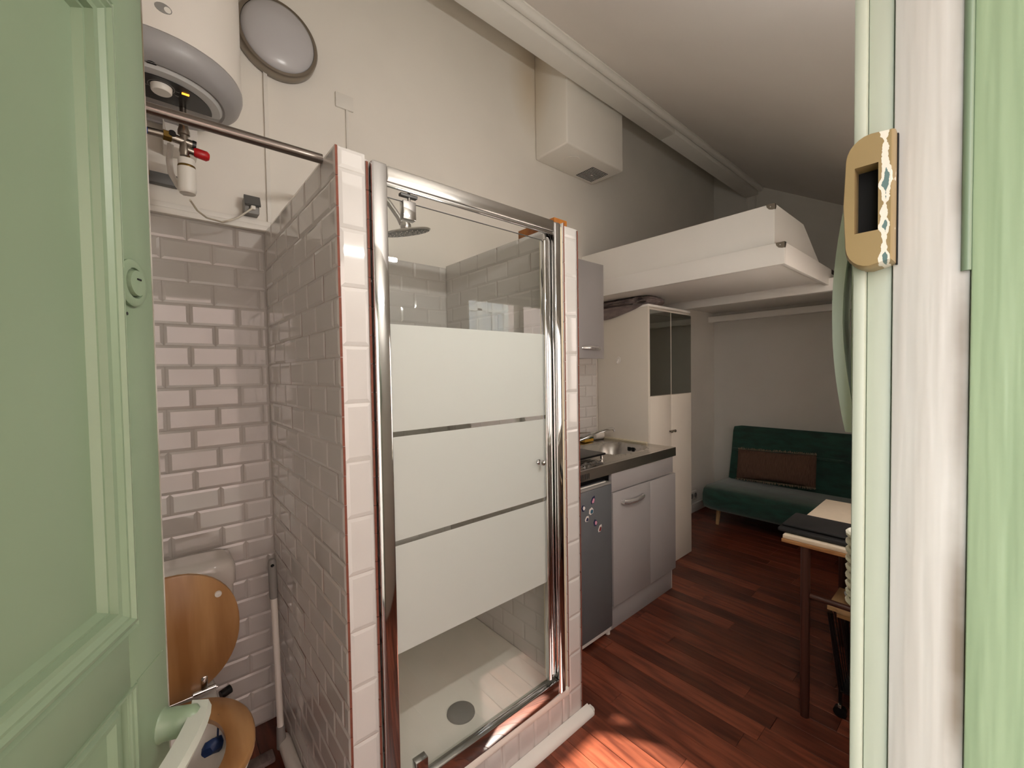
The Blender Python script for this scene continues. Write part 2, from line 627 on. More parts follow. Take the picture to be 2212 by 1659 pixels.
# ------------------------------------------------------------------ doorway frame
fr = thing('door_frame', 'chipped painted entrance frame, cream in the middle and green outside', 'door frame', (.6, 0, 0), 'structure')
bx('jamb', 'jamb_white', fr, .570, .64, .0132, .0665, 0, 2.05, bev=.0015)
bx('outer_jamb', 'green_paint_brushed', fr, .566, .64, -.125, .0130, 0, 2.05, bev=.002)
bm = B(); tube(bm, [(.5700, .0155, 1.517), (.5700, .0155, 2.05)], .0042, 10)
obj('seal_strip', bm, 'green_paint', fr)
bx('stop_strip', 'pale_green', fr, .5745, .64, .0675, .0870, 0, 2.05, bev=.0015)
bm = B(); box(bm, .5700, .64, .0875, .0985, 0, 2.05, bev=.003)
obj('inner_bead', bm, 'pale_green', fr)
bx('jamb', 'jamb_white', fr, -.42, -.365, -.125, .0985, 0, 2.05, bev=.002)
bx('head', 'jamb_white', fr, -.365, .57, -.02, .0985, 2.0, 2.05, bev=.002)

# ------------------------------------------------------------------ green door leaf
E2 = Vector((.0068, .75)); D2 = Vector((.426, .905)).normalized()
# local frame: x = distance from free edge toward hinge, y = out of visible face, z up
Ndir = Vector((D2.y, -D2.x, 0))
DM = Matrix(((-D2.x, Ndir.x, 0, E2.x), (-D2.y, Ndir.y, 0, E2.y), (0, 0, 1, 0), (0, 0, 0, 1)))
door = thing('door_1', 'pale green panelled entrance door standing open', 'door', (0, 0, 0), 'structure')
door.matrix_world = DM
def dpart(name, m, fn, parent=None, smooth=40):
    bm = B(); fn(bm)
    o = obj(name, bm, m, None, smooth)
    o.matrix_world = DM
    p = parent or door
    o.parent = p
    o.matrix_parent_inverse = p.matrix_world.inverted()
    return o
DW = .80
def leaf(bm):
    box(bm, 0, .082, -.04, 0, .01, 1.98, bev=.0025)          # free stile
    box(bm, DW-.09, DW, -.04, 0, .01, 1.98, bev=.0025)
    box(bm, .0815, DW-.0895, -.0385, -.0002, 1.053, 1.128, bev=.001)
    box(bm, .0815, DW-.0895, -.0385, -.0002, .01, .15, bev=.001)
    box(bm, .0815, DW-.0895, -.0385, -.0002, 1.86, 1.98, bev=.001)
dpart('stile_frame', 'green_paint', leaf)
dpart('panel', 'green_paint', lambda bm: box(bm, .08, DW-.088, -.030, -.012, 1.10, 1.88))
dpart('panel', 'green_paint', lambda bm: box(bm, .08, DW-.088, -.030, -.012, .14, 1.07))
def mould_ring(bm, s0, s1, z0, z1, prof):
    rs = []
    for off, h in prof:
        rs.append([Vector((s0+off, h, z0+off)), Vector((s1-off, h, z0+off)), Vector((s1-off, h, z1-off)), Vector((s0+off, h, z1-off))])
    rings(bm, rs, cap=False)
P1 = [(-.002, -.004), (-.002, .002), (.001, .006), (.004, .003), (.006, .003), (.012, .011), (.016, .012), (.019, .008), (.022, .008), (.027, .004), (.032, .003), (.034, -.004), (.037, -.004), (.042, -.013)]
dpart('moulding', 'green_paint', lambda bm: mould_ring(bm, .072, DW-.08, 1.127, 1.87, P1), smooth=25)
P2 = [(-.002, -.004), (-.001, .002), (.002, .002), (.006, -.002), (.009, -.004), (.010, -.010), (.016, -.010), (.020, -.006), (.026, -.006), (.034, -.013)]
dpart('moulding', 'green_paint', lambda bm: mould_ring(bm, .074, DW-.08, .14, 1.055, P2), smooth=25)
dpart('lit_worn_edge', 'jamb_white', lambda bm: box(bm, -.0004, .0012, -.004, .0004, .012, 1.978))  # pale strip paints the lit edge highlight together with chipped paint
dpart('seam', 'green_paint', lambda bm: box(bm, .012, .070, -.001, .0008, 1.0555, 1.0575))
RY = Matrix.Rotation(-PI/2, 4, 'X')    # lathe z -> +y
lk = dpart('lock_cylinder', 'green_paint', lambda bm: lathe(bm, [(.029, -.001), (.029, .004), (.026, .006), (.019, .006), (.018, .003), (.0165, .003), (.0155, .009), (.0005, .010)], Matrix.Translation((.051, 0, 1.548)) @ RY, 28))
dpart('key_slot', 'dark_gap', lambda bm: box(bm, .047, .055, .0095, .0106, 1.5515, 1.5535), lk)
dpart('gap', 'dark_gap', lambda bm: lathe(bm, [(.0158, .0035), (.0172, .0035)], Matrix.Translation((.051, 0, 1.548)) @ RY @ Matrix.Rotation(.35, 4, 'Z'), 10, PI*.30, PI*.72), lk)
dpart('nail_hole', 'dark_gap', lambda bm: lathe(bm, [(.0022, .0012), (.0001, .0013)], Matrix.Translation((.061, 0, 1.509)) @ RY, 10))
hd = dpart('handle', 'green_paint', lambda bm: lathe(bm, [(.0215, 0), (.0195, .003), (.0185, .02), (.0175, .036), (.012, .042), (.0005, .043)], Matrix.Translation((.017, 0, .957)) @ RY, 24))
def lever(bm):
    pr = [(-.004, .026), (.012, .031), (.03, .034), (.06, .036), (.09, .036), (.125, .034), (.130, .030)]
    rs = []
    for s, y in pr:
        hh = .0125 if s < .1 else .011
        rs.append([Vector((s, y, .957-hh)), Vector((s, y+.020, .957-hh+.003)), Vector((s, y+.0235, .957)), Vector((s, y+.020, .957+hh-.003)), Vector((s, y, .957+hh)), Vector((s, y-.004, .957))])
    rings(bm, rs)
dpart('lever', 'handle_paint', lever, hd, smooth=35)
dpart('hinge', 'green_paint', lambda bm: tube(bm, [(DW, .004, .3), (DW, .004, .4)], .008, 10))
dpart('hinge', 'green_paint', lambda bm: tube(bm, [(DW, .004, 1.6), (DW, .004, 1.7)], .008, 10))

# ------------------------------------------------------------------ lock keeper on the frame
kp = thing('lock_keeper', 'beige metal lock keeper with flaking paint on entrance frame', 'lock keeper', (.57, .087, 1.53))
def keeper(bm):
    ys0, ys1, z0, z1 = .0637, .1030, 1.529, 1.6635
    pts = []
    def arc(cy, cz, r, a0, a1, n=6):
        for i in range(n+1):
            a = a0+(a1-a0)*i/n
            pts.append((cy+r*.9*math.cos(a), cz+r*math.sin(a)))
    pts.append((ys0, z0+.004))
    arc(.0815, z0+.0230, .023, -PI/2, -.12)
    pts.append((ys1+.0012, (z0+z1)/2))
    arc(.0815, z1-.0230, .023, .12, PI/2)
    pts.append((ys0, z1-.002))
    hy0, hy1, hz0, hz1 = .0752, .0935, 1.5655, 1.6315
    cy, cz = (hy0+hy1)/2, (hz0+hz1)/2
    inner = []
    for (py, pz) in pts:
        dy, dz = py-cy, pz-cz
        k = min((hy1-cy)/abs(dy) if abs(dy) > 1e-9 else 9e9, (hz1-cz)/abs(dz) if abs(dz) > 1e-9 else 9e9)
        inner.append((cy+dy*k, cz+dz*k))
    for c in ((hy0, hz0), (hy1, hz0), (hy1, hz1), (hy0, hz1)):
        i = min(range(len(inner)), key=lambda q: (inner[q][0]-c[0])**2+(inner[q][1]-c[1])**2)
        inner[i] = c
    mid = [(cy+(p[0]-cy)*.90, cz+(p[1]-cz)*.965) for p in pts]
    R0 = [Vector((.5740, p[0], p[1])) for p in pts]
    R1 = [Vector((.5560, p[0], p[1])) for p in pts]
    R2 = [Vector((.5495, p[0]*.35+m_[0]*.65, p[1]*.35+m_[1]*.65)) for p, m_ in zip(pts, mid)]
    R25 = [Vector((.5480, p[0], p[1])) for p in mid]
    R3 = [Vector((.5478, p[0], p[1])) for p in inner]
    R4 = [Vector((.5692, p[0], p[1])) for p in inner]
    rings(bm, [R0, R1, R2, R25, R3, R4], cap=False)
part('keeper_case', 'keeper_beige', kp, keeper, 50)
bx('pocket', 'dark_gap', kp, .5675, .5698, .074, .0948, 1.564, 1.633, bev=0)
bx('edge_gap', 'dark_gap', kp, .5660, .5699, .0626, .0640, 1.532, 1.661, bev=0)
# ------------------------------------------------------------------ intercom
ic = thing('intercom_handset', 'pale green curved intercom handset hanging inside the entrance', 'intercom', (.66, .11, 1.36))
def hs(bm):
    rs = []
    n = 18
    for i in range(n+1):
        t = i/n
        z = 1.352+.262*t
        y = .1075+.0150*math.sin(PI*min(1, t*1.0)*.93)**.9
        th = .011+.003*abs(2*t-1)
        hw = .020
        xs = .645
        rs.append([Vector((xs-hw, y-th*.5, z)), Vector((xs-hw*.75, y+th*.5, z)), Vector((xs+hw*.75, y+th*.5, z)), Vector((xs+hw, y-th*.5, z))])
    rings(bm, rs)
part('handset', 'pale_green', ic, hs, 30)
bx('wall_base', 'pale_green', ic, .625, .70, .1002, .1095, 1.39, 1.60, bev=.004)
def coil(bm):
    pts = []
    for i in range(0, 9*12):
        a = 2*PI*i/12
        z = 1.228-.0105*i/12
        pts.append((.650+.0080*math.cos(a), .1055+.0080*math.sin(a), z))
    tube(bm, pts, .0038, 7)
part('coil_cord', 'cord_white', ic, coil)

# ------------------------------------------------------------------ window in the front wall
wn = thing('window_1', 'white casement window above the table, widened at far end for more light', 'window', (1.9, 0, .98), 'structure')
for a in ((1.50, 1.545, .98, 1.95), (2.955, 3.00, .98, 1.95), (1.98, 2.035, 1.025, 1.905), (2.47, 2.525, 1.025, 1.905), (1.545, 2.955, .98, 1.025), (1.545, 2.955, 1.905, 1.95)):
    bx('sash_frame', 'white_paint', wn, a[0], a[1], -.03, .02, a[2], a[3], bev=.004)
bx('pane', 'window_glass', wn, 1.545, 1.98, -.008, -.004, 1.025, 1.905, bev=0)
bx('pane', 'window_glass', wn, 2.035, 2.47, -.008, -.004, 1.025, 1.905, bev=0)
bx('pane', 'window_glass', wn, 2.525, 2.955, -.008, -.004, 1.025, 1.905, bev=0)  # far pane added, widening the window to brighten the far room

# ------------------------------------------------------------------ courtyard (seen in reflections)
bm = B(); box(bm, -6, 10, -6, -.12, -.25, -.05)
tag(obj('ground_courtyard', bm, 'concrete'), 'pale concrete courtyard ground outside the doorway', 'ground', 'structure')
fc = thing('courtyard_building', 'pink stucco courtyard facade with white barred window, mirrored in the shower glass', 'building', (3, -3.2, 0), 'structure')
bx('wall', 'stucco_pink', fc, -6, 10, -3.4, -3.0, -.05, 5.2, bev=0)
for a in ((3.30, 3.40, 1.7, 3.1), (4.36, 4.46, 1.7, 3.1), (3.83, 3.93, 1.8, 3.0), (3.40, 4.36, 1.7, 1.8), (3.40, 4.36, 3.0, 3.1), (3.40, 4.36, 2.38, 2.43)):
    bx('window_frame', 'white_paint', fc, a[0], a[1], -3.06, -2.97, a[2], a[3], bev=.006)
for xx in (3.6, 4.12):
    bx('window_bar', 'white_paint', fc, xx, xx+.03, -2.985, -2.965, 1.7, 3.1, bev=.003)
bx('pane', 'bowl_white', fc, 3.40, 4.36, -3.02, -2.995, 1.8, 3.0, bev=0)
bm = B(); box(bm, -.15, 1.62, -1.5, -.12, 2.42, 2.56)  # unseen slab added to block sun at the doorway
tag(obj('slab_sunblocker', bm, 'concrete'), 'concrete canopy slab, unseen, added to keep sun off the entrance doorway', 'sunblocker', 'structure')
bm = B(); box(bm, 2.40, 3.9, -.98, -.12, 2.42, 2.56)  # second unseen slab, added to cut sun through the farther panes
tag(obj('slab_sunblocker', bm, 'concrete'), 'concrete canopy slab, unseen, added to keep sun off the far half of the window', 'sunblocker', 'structure')

# ================================================================== LAMP (real light in the room)
tl = thing('tube_lamp', 'slim lit tube lamp on wall beside the entrance, seen as a mirrored streak', 'lamp', (.83, .11, 2.03))
bx('lamp_housing', 'plastic_white', tl, .64, 1.02, .1002, .122, 2.015, 2.055, bev=.004)
part('tube', 'tube_light', tl, lambda bm: tube(bm, [(.65, .135, 2.035), (1.01, .135, 2.035)], .011, 14))

# ================================================================== SHOWER
en = thing('shower_enclosure', 'chrome framed shower door with three frosted glass bands', 'shower door', (.85, 1.11, .166))
bx('side_profile', 'chrome', en, .4625, .5050, 1.0855, 1.128, .1665, 2.002, bev=.004)
bx('side_profile', 'chrome', en, 1.1700, 1.2060, 1.0870, 1.128, .1665, 1.998, bev=.008, seg=3)
bx('silicone_joint', 'plaster_patch', en, 1.2065, 1.2305, 1.104, 1.126, .1665, 1.992, bev=.003)
bx('door_stile', 'chrome', en, 1.1220, 1.1420, 1.096, 1.124, .2400, 1.925, bev=.007, seg=3)
bx('door_stile', 'chrome', en, 1.1440, 1.1680, 1.106, 1.126, .2400, 1.955, bev=.004)
bx('top_rail', 'satin_chrome', en, .5052, 1.1698, 1.089, 1.128, 1.957, 2.001, bev=.005)
bx('rail_lip', 'chrome', en, .5052, 1.1698, 1.092, 1.096, 1.946, 1.957, bev=.001)
bx('bottom_rail', 'chrome', en, .5052, 1.1698, 1.090, 1.122, .1665, .228, bev=.004)
gl = bx('glass_pane', 'clear_glass', en, .5055, 1.1225, 1.1100, 1.1150, .2290, 1.9230, bev=0)
bx('glass_edge', 'plastic_dark_grey', gl, .5055, 1.1225, 1.1099, 1.1151, 1.9228, 1.9242, bev=0)
for z0, z1 in ((1.2655, 1.571), (.9525, 1.2505), (.624, .9375)):
    bx('frosted_band', 'frost', gl, .5058, 1.1222, 1.1092, 1.1099, z0, z1, bev=0)
hg = bx('top_hinge', 'chrome', en, .558, .598, 1.100, 1.124, 1.872, 1.925, bev=.002)
part('pin', 'chrome', hg, lambda bm: tube(bm, [(.581, 1.111, 1.92), (.581, 1.111, 1.95)], .005, 10))
bx('pin_plate', 'plastic_dark_grey', hg, .553, .606, 1.103, 1.119, 1.938, 1.946, bev=.001)
bx('bottom_hinge', 'chrome', en, .556, .596, 1.094, 1.120, .229, .283, bev=.002)
part('knob', 'chrome', en, lambda bm: lathe(bm, [(.0005, .034), (.007, .033), (.0115, .027), (.0115, .021), (.007, .014), (.006, .009), (.010, .006), (.010, 0)], Matrix.Translation((1.088, 1.1092, 1.093)) @ Matrix.Rotation(PI/2, 4, 'X'), 20))
part('seal', 'plaster_patch', en, lambda bm: box(bm, 1.1225, 1.1240, 1.100, 1.122, .26, 1.92))
# tray
tr = thing('shower_tray', 'cream shower tray with round grey drain', 'shower tray', (.85, 1.5, .1))
def tray(bm):
    box(bm, .462, 1.231, 1.182, 1.9495, .02, .170, bev=.004)
part('basin', 'tray_white', tr, tray)
dr = part('drain', 'plastic_grey', tr, lambda bm: lathe(bm, [(.052, .1705), (.051, .176), (.045, .1785), (.0005, .1785)], Matrix.Translation((.833, 1.275, 0)), 32))
# shower head
sh = thing('rain_shower', 'chrome round rain shower head on curved arm', 'shower head', (.70, 1.6, 1.97))
part('arm', 'chrome', sh, lambda bm: tube(bm, [(.463, 1.56, 2.125), (.54, 1.555, 2.150), (.62, 1.545, 2.150), (.675, 1.535, 2.125), (.715, 1.525, 2.085), (.748, 1.513, 2.035), (.758, 1.51, 2.012)], .0115, 14))
HM = Matrix.Translation((.775, 1.505, 1.985)) @ Matrix.Rotation(math.radians(-14), 4, 'Y') @ Matrix.Rotation(math.radians(5), 4, 'X')
part('collar', 'satin_chrome', sh, lambda bm: lathe(bm, [(.0005, .04), (.017, .038), (.022, .022), (.02, .012), (.03, .004), (.0005, .004)], HM, 20))
head = part('disc', 'satin_chrome', sh, lambda bm: lathe(bm, [(.0005, .010), (.06, .007), (.092, .002), (.094, -.002), (.090, -.006), (.0005, -.007)], HM, 40))
face = part('nozzle_plate', 'plastic_dark_grey', sh, lambda bm: lathe(bm, [(.0005, -.0078), (.086, -.0076), (.088, -.006)], HM, 40))
def nozz(bm):
    for rr, n in ((.018, 6), (.034, 10), (.050, 15), (.066, 20), (.079, 24)):
        for i in range(n):
            a = 2*PI*i/n+rr*40
            c = HM @ Vector((rr*math.cos(a), rr*math.sin(a), -.0085))
            bmesh.ops.create_icosphere(bm, subdivisions=1, radius=.0021, matrix=Matrix.Translation(c))
nz = part('nozzles', 'mag_white', sh, nozz)
nz['kind'] = 'stuff'
# board on the right wall
bm = B(); box(bm, 1.236, 1.312, 1.150, 1.365, 2.0015, 2.046, bev=.002)
tag(obj('wood_offcut', bm, 'wedge_wood'), 'orange brown wooden offcut lying on top of the shower wall', 'wood')

# ================================================================== TOILET CORNER
ht = thing('water_heater', 'white wall hung water heater with grey base and black dial panel', 'water heater', (.045, 1.70, 2.3))
HC = Matrix.Translation((.045, 1.70, 0))
part('tank', 'heater_white', ht, lambda bm: lathe(bm, [(.0005, 3.0), (.20, 3.0), (.22, 2.97), (.22, 2.366), (.0005, 2.366)], HC, 64))
part('bottom_cap', 'heater_grey', ht, lambda bm: lathe(bm, [(.219, 2.3655), (.2225, 2.36), (.2225, 2.348), (.214, 2.322), (.195, 2.304), (.172, 2.298), (.168, 2.302), (.0005, 2.302)], HC, 64))
cp = part('control_rim', 'heater_light_grey', ht, lambda bm: lathe(bm, [(.118, 2.300), (.118, 2.288), (.135, 2.287), (.158, 2.291), (.165, 2.301)], HC @ Matrix.Rotation(PI, 4, 'Z'), 40, -.05, PI+.05))
pn = part('control_panel', 'black_plastic', ht, lambda bm: prism(bm, [HC @ Vector((.136*math.cos(a), .136*math.sin(a), 2.2855)) for a in [PI+.02+(PI-.04)*i/30 for i in range(31)]], (0, 0, .014)))
dl = part('dial', 'plastic_white', pn, lambda bm: lathe(bm, [(.0005, 2.268), (.022, 2.268), (.0245, 2.271), (.0255, 2.285)], Matrix.Translation((.052, 1.612, 0)), 28))
part('dial_ring', 'plastic_grey', pn, lambda bm: lathe(bm, [(.0300, 2.2853), (.0308, 2.2850), (.0316, 2.2853)], Matrix.Translation((.052, 1.612, 0)), 32))
part('indicator_light', 'led_orange', pn, lambda bm: box(bm, .099, .117, 1.605, 1.613, 2.2835, 2.2860, bev=.001))
for dx, dy in ((.086, 1.612), (.085, 1.635), (.014, 1.625)):
    part('mark', 'plastic_grey', pn, lambda bm: box(bm, dx, dx+.008, dy, dy+.0015, 2.2850, 2.2856))
part('slot', 'dark_gap', ht, lambda bm: lathe(bm, [(.0005, 2.2975), (.011, 2.2975)], Matrix.Translation((.03, 1.533, .001)), 16, 0, 2*PI))
# badge on the tank
def badge(bm, r0, zc, hh, ac, aw, off):
    n = 16
    pts_o = []
    for i in range(n):
        a = 2*PI*i/n
        ang = ac+aw*math.cos(a)
        pts_o.append((ang, zc+hh*math.sin(a)))
    f = [bm.verts.new(HC @ Vector(((r0+off)*math.cos(q), (r0+off)*math.sin(q), z))) for q, z in pts_o]
    b = [bm.verts.new(HC @ Vector(((r0-.002)*math.cos(q), (r0-.002)*math.sin(q), z))) for q, z in pts_o]
    bm.faces.new(f)
    for i in range(n):
        bm.faces.new((f[i], f[(i+1) % n], b[(i+1) % n], b[i]))
bd = part('badge', 'plastic_grey', ht, lambda bm: badge(bm, .22, 2.428, .013, -PI/2+.06, .085, .0012))
part('badge_emblem', 'plastic_white', bd, lambda bm: badge(bm, .22, 2.427, .008, -PI/2+.10, .035, .0018))
bx('wall_bracket', 'heater_white', ht, .06, .155, 1.86, 1.9535, 2.225, 2.31, bev=.003)
# safety valve
VX, VY = .106, 1.70
vl = part('safety_valve', 'nickel', ht, lambda bm: (lathe(bm, [(.009, 2.303), (.009, 2.262), (.015, 2.258), (.016, 2.246), (.012, 2.240), (.013, 2.225), (.016, 2.214), (.016, 2.203), (.011, 2.20), (.012, 2.165), (.014, 2.15), (.012, 2.143), (.012, 2.136), (.0005, 2.136)], Matrix.Translation((VX, VY, 0)), 20),
                                               tube(bm, [(VX-.038, VY-.004, 2.184), (VX+.024, VY+.004, 2.180)], .0125, 14),
                                               tube(bm, [(VX, VY, 2.160), (VX+.03, VY+.004, 2.157)], .011, 14)))
part('hex_nut', 'brass', vl, lambda bm: tube(bm, [(VX-.052, VY-.006, 2.184), (VX-.032, VY-.004, 2.184)], .0165, 6))
part('red_knob', 'red_plastic', vl, lambda bm: tube(bm, [(VX+.024, VY+.003, 2.158), (VX+.030, VY+.003, 2.158), (VX+.058, VY+.006, 2.156), (VX+.064, VY+.007, 2.156)], [.0125, .015, .0155, .011], 16))
part('black_cap', 'black_plastic', vl, lambda bm: tube(bm, [(VX+.020, VY+.003, 2.181), (VX+.030, VY+.004, 2.180)], .0135, 16))
part('black_cap', 'black_plastic', vl, lambda bm: tube(bm, [(VX-.030, VY-.020, 2.190), (VX-.028, VY-.006, 2.189)], .0095, 14))
part('blue_hose', 'blue_rubber', ht, lambda bm: tube(bm, [(VX-.085, VY-.008, 2.182), (-.12, VY-.01, 2.19), (-.24, VY+.05, 2.18)], .0095, 14))
part('hose_ferrule', 'nickel', ht, lambda bm: tube(bm, [(VX-.088, VY-.008, 2.182), (VX-.05, VY-.006, 2.184)], .0108, 14))
sp_ = part('siphon_cup', 'plastic_white', ht, lambda bm: lathe(bm, [(.0210, 2.1265), (.0225, 2.1265), (.0225, 2.10), (.0245, 2.098), (.0245, 2.030), (.021, 2.018), (.0005, 2.016)], Matrix.Translation((VX+.004, VY, 0)), 26))
part('cup_opening', 'brass', sp_, lambda bm: lathe(bm, [(.0228, 2.106), (.0235, 2.104), (.0235, 2.099), (.0228, 2.097)], Matrix.Translation((VX+.004, VY, 0)), 20, PI*.95, PI*2.1))
part('drip_spout', 'brass', vl, lambda bm: tube(bm, [(VX+.008, VY, 2.14), (VX+.008, VY, 2.105)], .006, 10))
part('drain_hose', 'plastic_white', ht, lambda bm: tube(bm, [(VX-.03, 1.80, 2.205), (VX-.035, 1.80, 2.15), (VX-.032, 1.80, 2.11), (VX-.015, 1.79, 2.07), (VX+.0, 1.75, 2.035)], .009, 12))
part('thin_wire', 'plastic_white', ht, lambda bm: tube(bm, [(.055, 1.82, 2.32), (.065, 1.82, 2.26), (.075, 1.80, 2.21)], .0018, 8))
part('hot_hose', 'red_rubber', ht, lambda bm: tube(bm, [(-.012, 1.72, 2.31), (-.010, 1.72, 2.20), (.006, 1.80, 2.14)], .009, 12))
part('hose_ferrule', 'brass', ht, lambda bm: tube(bm, [(.006, 1.80, 2.145), (.010, 1.82, 2.095)], .011, 12))
# grey cover block on wall
bm = B(); box(bm, -.06, .100, 1.925, 1.9535, 2.113, 2.152, bev=.004)
tag(obj('pipe_cover', bm, 'plastic_dark_grey'), 'dark grey pipe cover on wall under the water heater', 'pipe cover')
# socket and cable
sk = thing('power_outlet', 'grey splash proof power outlet on ledge right of the water heater', 'outlet', (.32, 1.93, 2.06))
bx('outlet_box', 'plastic_grey', sk, .298, .348, 1.905, 1.9535, 2.066, 2.130, bev=.004)
bm = B(); prism(bm, [(.296, 1.904, 2.134), (.296, 1.886, 2.096), (.296, 1.892, 2.092), (.296, 1.912, 2.128)], (.054, 0, 0)); obj('flap', bm, 'plastic_dark_grey', sk)
bx('plug', 'plastic_white', sk, .316, .332, 1.885, 1.910, 2.078, 2.092, bev=.003)
bm = B(); tube(bm, [(.118, 1.735, 2.012), (.140, 1.785, 1.998), (.17, 1.83, 1.993), (.22, 1.875, 2.002), (.27, 1.885, 2.030), (.31, 1.885, 2.070), (.322, 1.888, 2.082)], .0032, 8)
tag(obj('power_cable', bm, 'cord_white'), 'white cable drooping from water heater to grey outlet', 'cable')
# trunking
bm = B(); box(bm, .384, .398, 1.945, 1.9555, 2.058, 2.66, bev=.001); box(bm, .3835, .3848, 1.9440, 1.9455, 2.058, 2.66)
tag(obj('cable_trunking', bm, 'white_paint'), 'white cable trunking running up to the round wall lamp', 'trunking')
bm = B(); box(bm, .712, .724, 1.945, 1.9555, 1.99, 2.64, bev=.001)
tag(obj('cable_trunking', bm, 'white_paint'), 'white cable trunking below the square blanking plate', 'trunking')
bm = B(); box(bm, .668, .748, 1.944, 1.9555, 2.640, 2.705, bev=.003)
tag(obj('blanking_plate', bm, 'white_paint'), 'white square blanking plate on wall above the shower', 'cover plate')
# wall lamp
LM = Matrix.Translation((.437, 1.9550, 2.802)) @ Matrix.Rotation(PI/2, 4, 'X')
wl = thing('wall_lamp', 'round wall lamp, unlit opal dome in brushed metal ring', 'lamp', (.437, 1.95, 2.65))
part('ring', 'nickel', wl, lambda bm: lathe(bm, [(.150, 0), (.152, .003), (.150, .040), (.145, .046), (.134, .047), (.132, .040)], LM, 56))
part('dome', 'opal', wl, lambda bm: lathe(bm, [(.134, .040), (.130, .052), (.115, .064), (.085, .075), (.05, .082), (.0005, .085)], LM, 56))
# rod
bm = B(); tube(bm, [(XL+.002, 1.195, 2.002), (.369, 1.195, 2.014)], .0125, 18)
tag(obj('curtain_rod', bm, 'rod_metal'), 'dull metal rod spanning in front of the water heater', 'rod')

# toilet
tt = thing('toilet', 'white toilet with raised light wood seat lid', 'toilet', (.02, 1.45, 0))
TX = .018
def ell(cx_, cy_, rx, ry, z, n=40, sq=2.0, back=None):
    o = []
    for i in range(n):
        a = 2*PI*i/n
        c, s = math.cos(a), math.sin(a)
        y = cy_+ry*math.copysign(abs(s)**(2/sq), s)
        if back is not None:
            y = min(y, back)
        o.append(Vector((cx_+rx*math.copysign(abs(c)**(2/sq), c), y, z)))
    return o
def bowl(bm):
    rs = [ell(TX, 1.50, .10, .20, 0), ell(TX, 1.50, .098, .195, .03), ell(TX, 1.51, .09, .17, .15), ell(TX, 1.47, .12, .20, .25), ell(TX, 1.425, .165, .225, .35), ell(TX, 1.41, .178, .222, .395), ell(TX, 1.41, .170, .214, .402), ell(TX, 1.395, .125, .165, .402), ell(TX, 1.395, .118, .155, .38), ell(TX, 1.40, .085, .12, .28), ell(TX, 1.42, .05, .07, .20)]
    rings(bm, rs)
    box(bm, TX-.12, TX+.12, 1.56, 1.76, .20, .40, bev=.02, seg=3)
part('bowl', 'ceramic', tt, bowl, 60)
def tank(bm):
    rs = []
    for z, hw, d in ((.395, .150, .10), (.41, .165, .135), (.46, .180, .155), (.60, .190, .165), (.682, .192, .168)):
        rs.append(ell(TX, 1.945-d/2-.005, hw, d/2, z, 40, 6))
    rings(bm, rs)
part('cistern', 'ceramic', tt, tank, 60)
def tlid(bm):
    rs = []
    for z, hw, d in ((.683, .196, .176), (.690, .199, .180), (.745, .199, .180), (.765, .192, .172), (.776, .170, .15), (.780, .12, .10)):
        rs.append(ell(TX, 1.945-.09, hw, d/2, z, 40, 6))
    rings(bm, rs)
part('cistern_lid', 'ceramic', tt, tlid, 60)
def seat(bm):
    o = lambda z, k: ell(TX, 1.405, .182+k, .213+k, z, 48, 2.15)
    i = lambda z, k: ell(TX, 1.392, .112-k, .150-k, z, 48, 2.1)
    rings(bm, [o(.408, -.006), o(.412, 0), o(.426, 0), o(.432, -.006), i(.431, -.012), i(.426, 0), i(.412, 0), i(.408, -.006)], cap=False, closed=True)
part('seat', 'seat_wood', tt, seat, 50)
LA = math.radians(82)
LMx = Matrix.Translation((TX, 1.652, .418)) @ Matrix.Rotation(-LA, 4, 'X')
def lid(bm):
    o = lambda z, k: [LMx @ Vector((p.x-TX, p.y-1.636, z)) for p in ell(TX, 1.425, .182+k, .213+k, 0, 48, 2.15)]
    rings(bm, [o(-.008, -.004), o(-.005, 0), o(.005, 0), o(.008, -.004)])
part('lid', 'seat_wood', tt, lid, 50)
for dx in (-.085, .085):
    h_ = part('hinge', 'chrome', tt, lambda bm: tube(bm, [(TX+dx-.03, 1.640, .427), (TX+dx+.03, 1.640, .427)], .0085, 12))
    bx('hinge_tongue', 'chrome', h_, TX+dx-.009, TX+dx+.009, 1.634, 1.643, .43, .475, bev=.003)
part('lid_bumper', 'plastic_white', tt, lambda bm: lathe(bm, [(.010, 0), (.009, .006), (.0005, .007)], LMx @ Matrix.Translation((.125, -.33, -.008)) @ Matrix.Rotation(PI, 4, 'X'), 14))
part('hinge_bar', 'chrome', tt, lambda bm: tube(bm, [(TX-.16, 1.646, .419), (TX+.12, 1.646, .419)], .004, 10))
part('inlet_valve', 'black_plastic', tt, lambda bm: tube(bm, [(.150, 1.71, .345), (.180, 1.72, .348)], .014, 10))
tb = thing('toilet_block', 'dark blue cleaning block hanging inside the toilet bowl', 'toilet block', (.11, 1.40, .33))
def blk(bm):
    bmesh.ops.create_icosphere(bm, subdivisions=2, radius=.026, matrix=Matrix.Translation((.106, 1.450, .372)) @ Matrix.Diagonal((1.1, .7, .9, 1)))
    for v in bm.verts:
        v.co += Vector((random.uniform(-.003, .003),)*3)
part('scent_block', 'blue_block', tb, blk, 30)
part('wire_hook', 'blue_block', tb, lambda bm: tube(bm, [(.124, 1.490, .430), (.122, 1.478, .418), (.118, 1.462, .385)], .0025, 8))

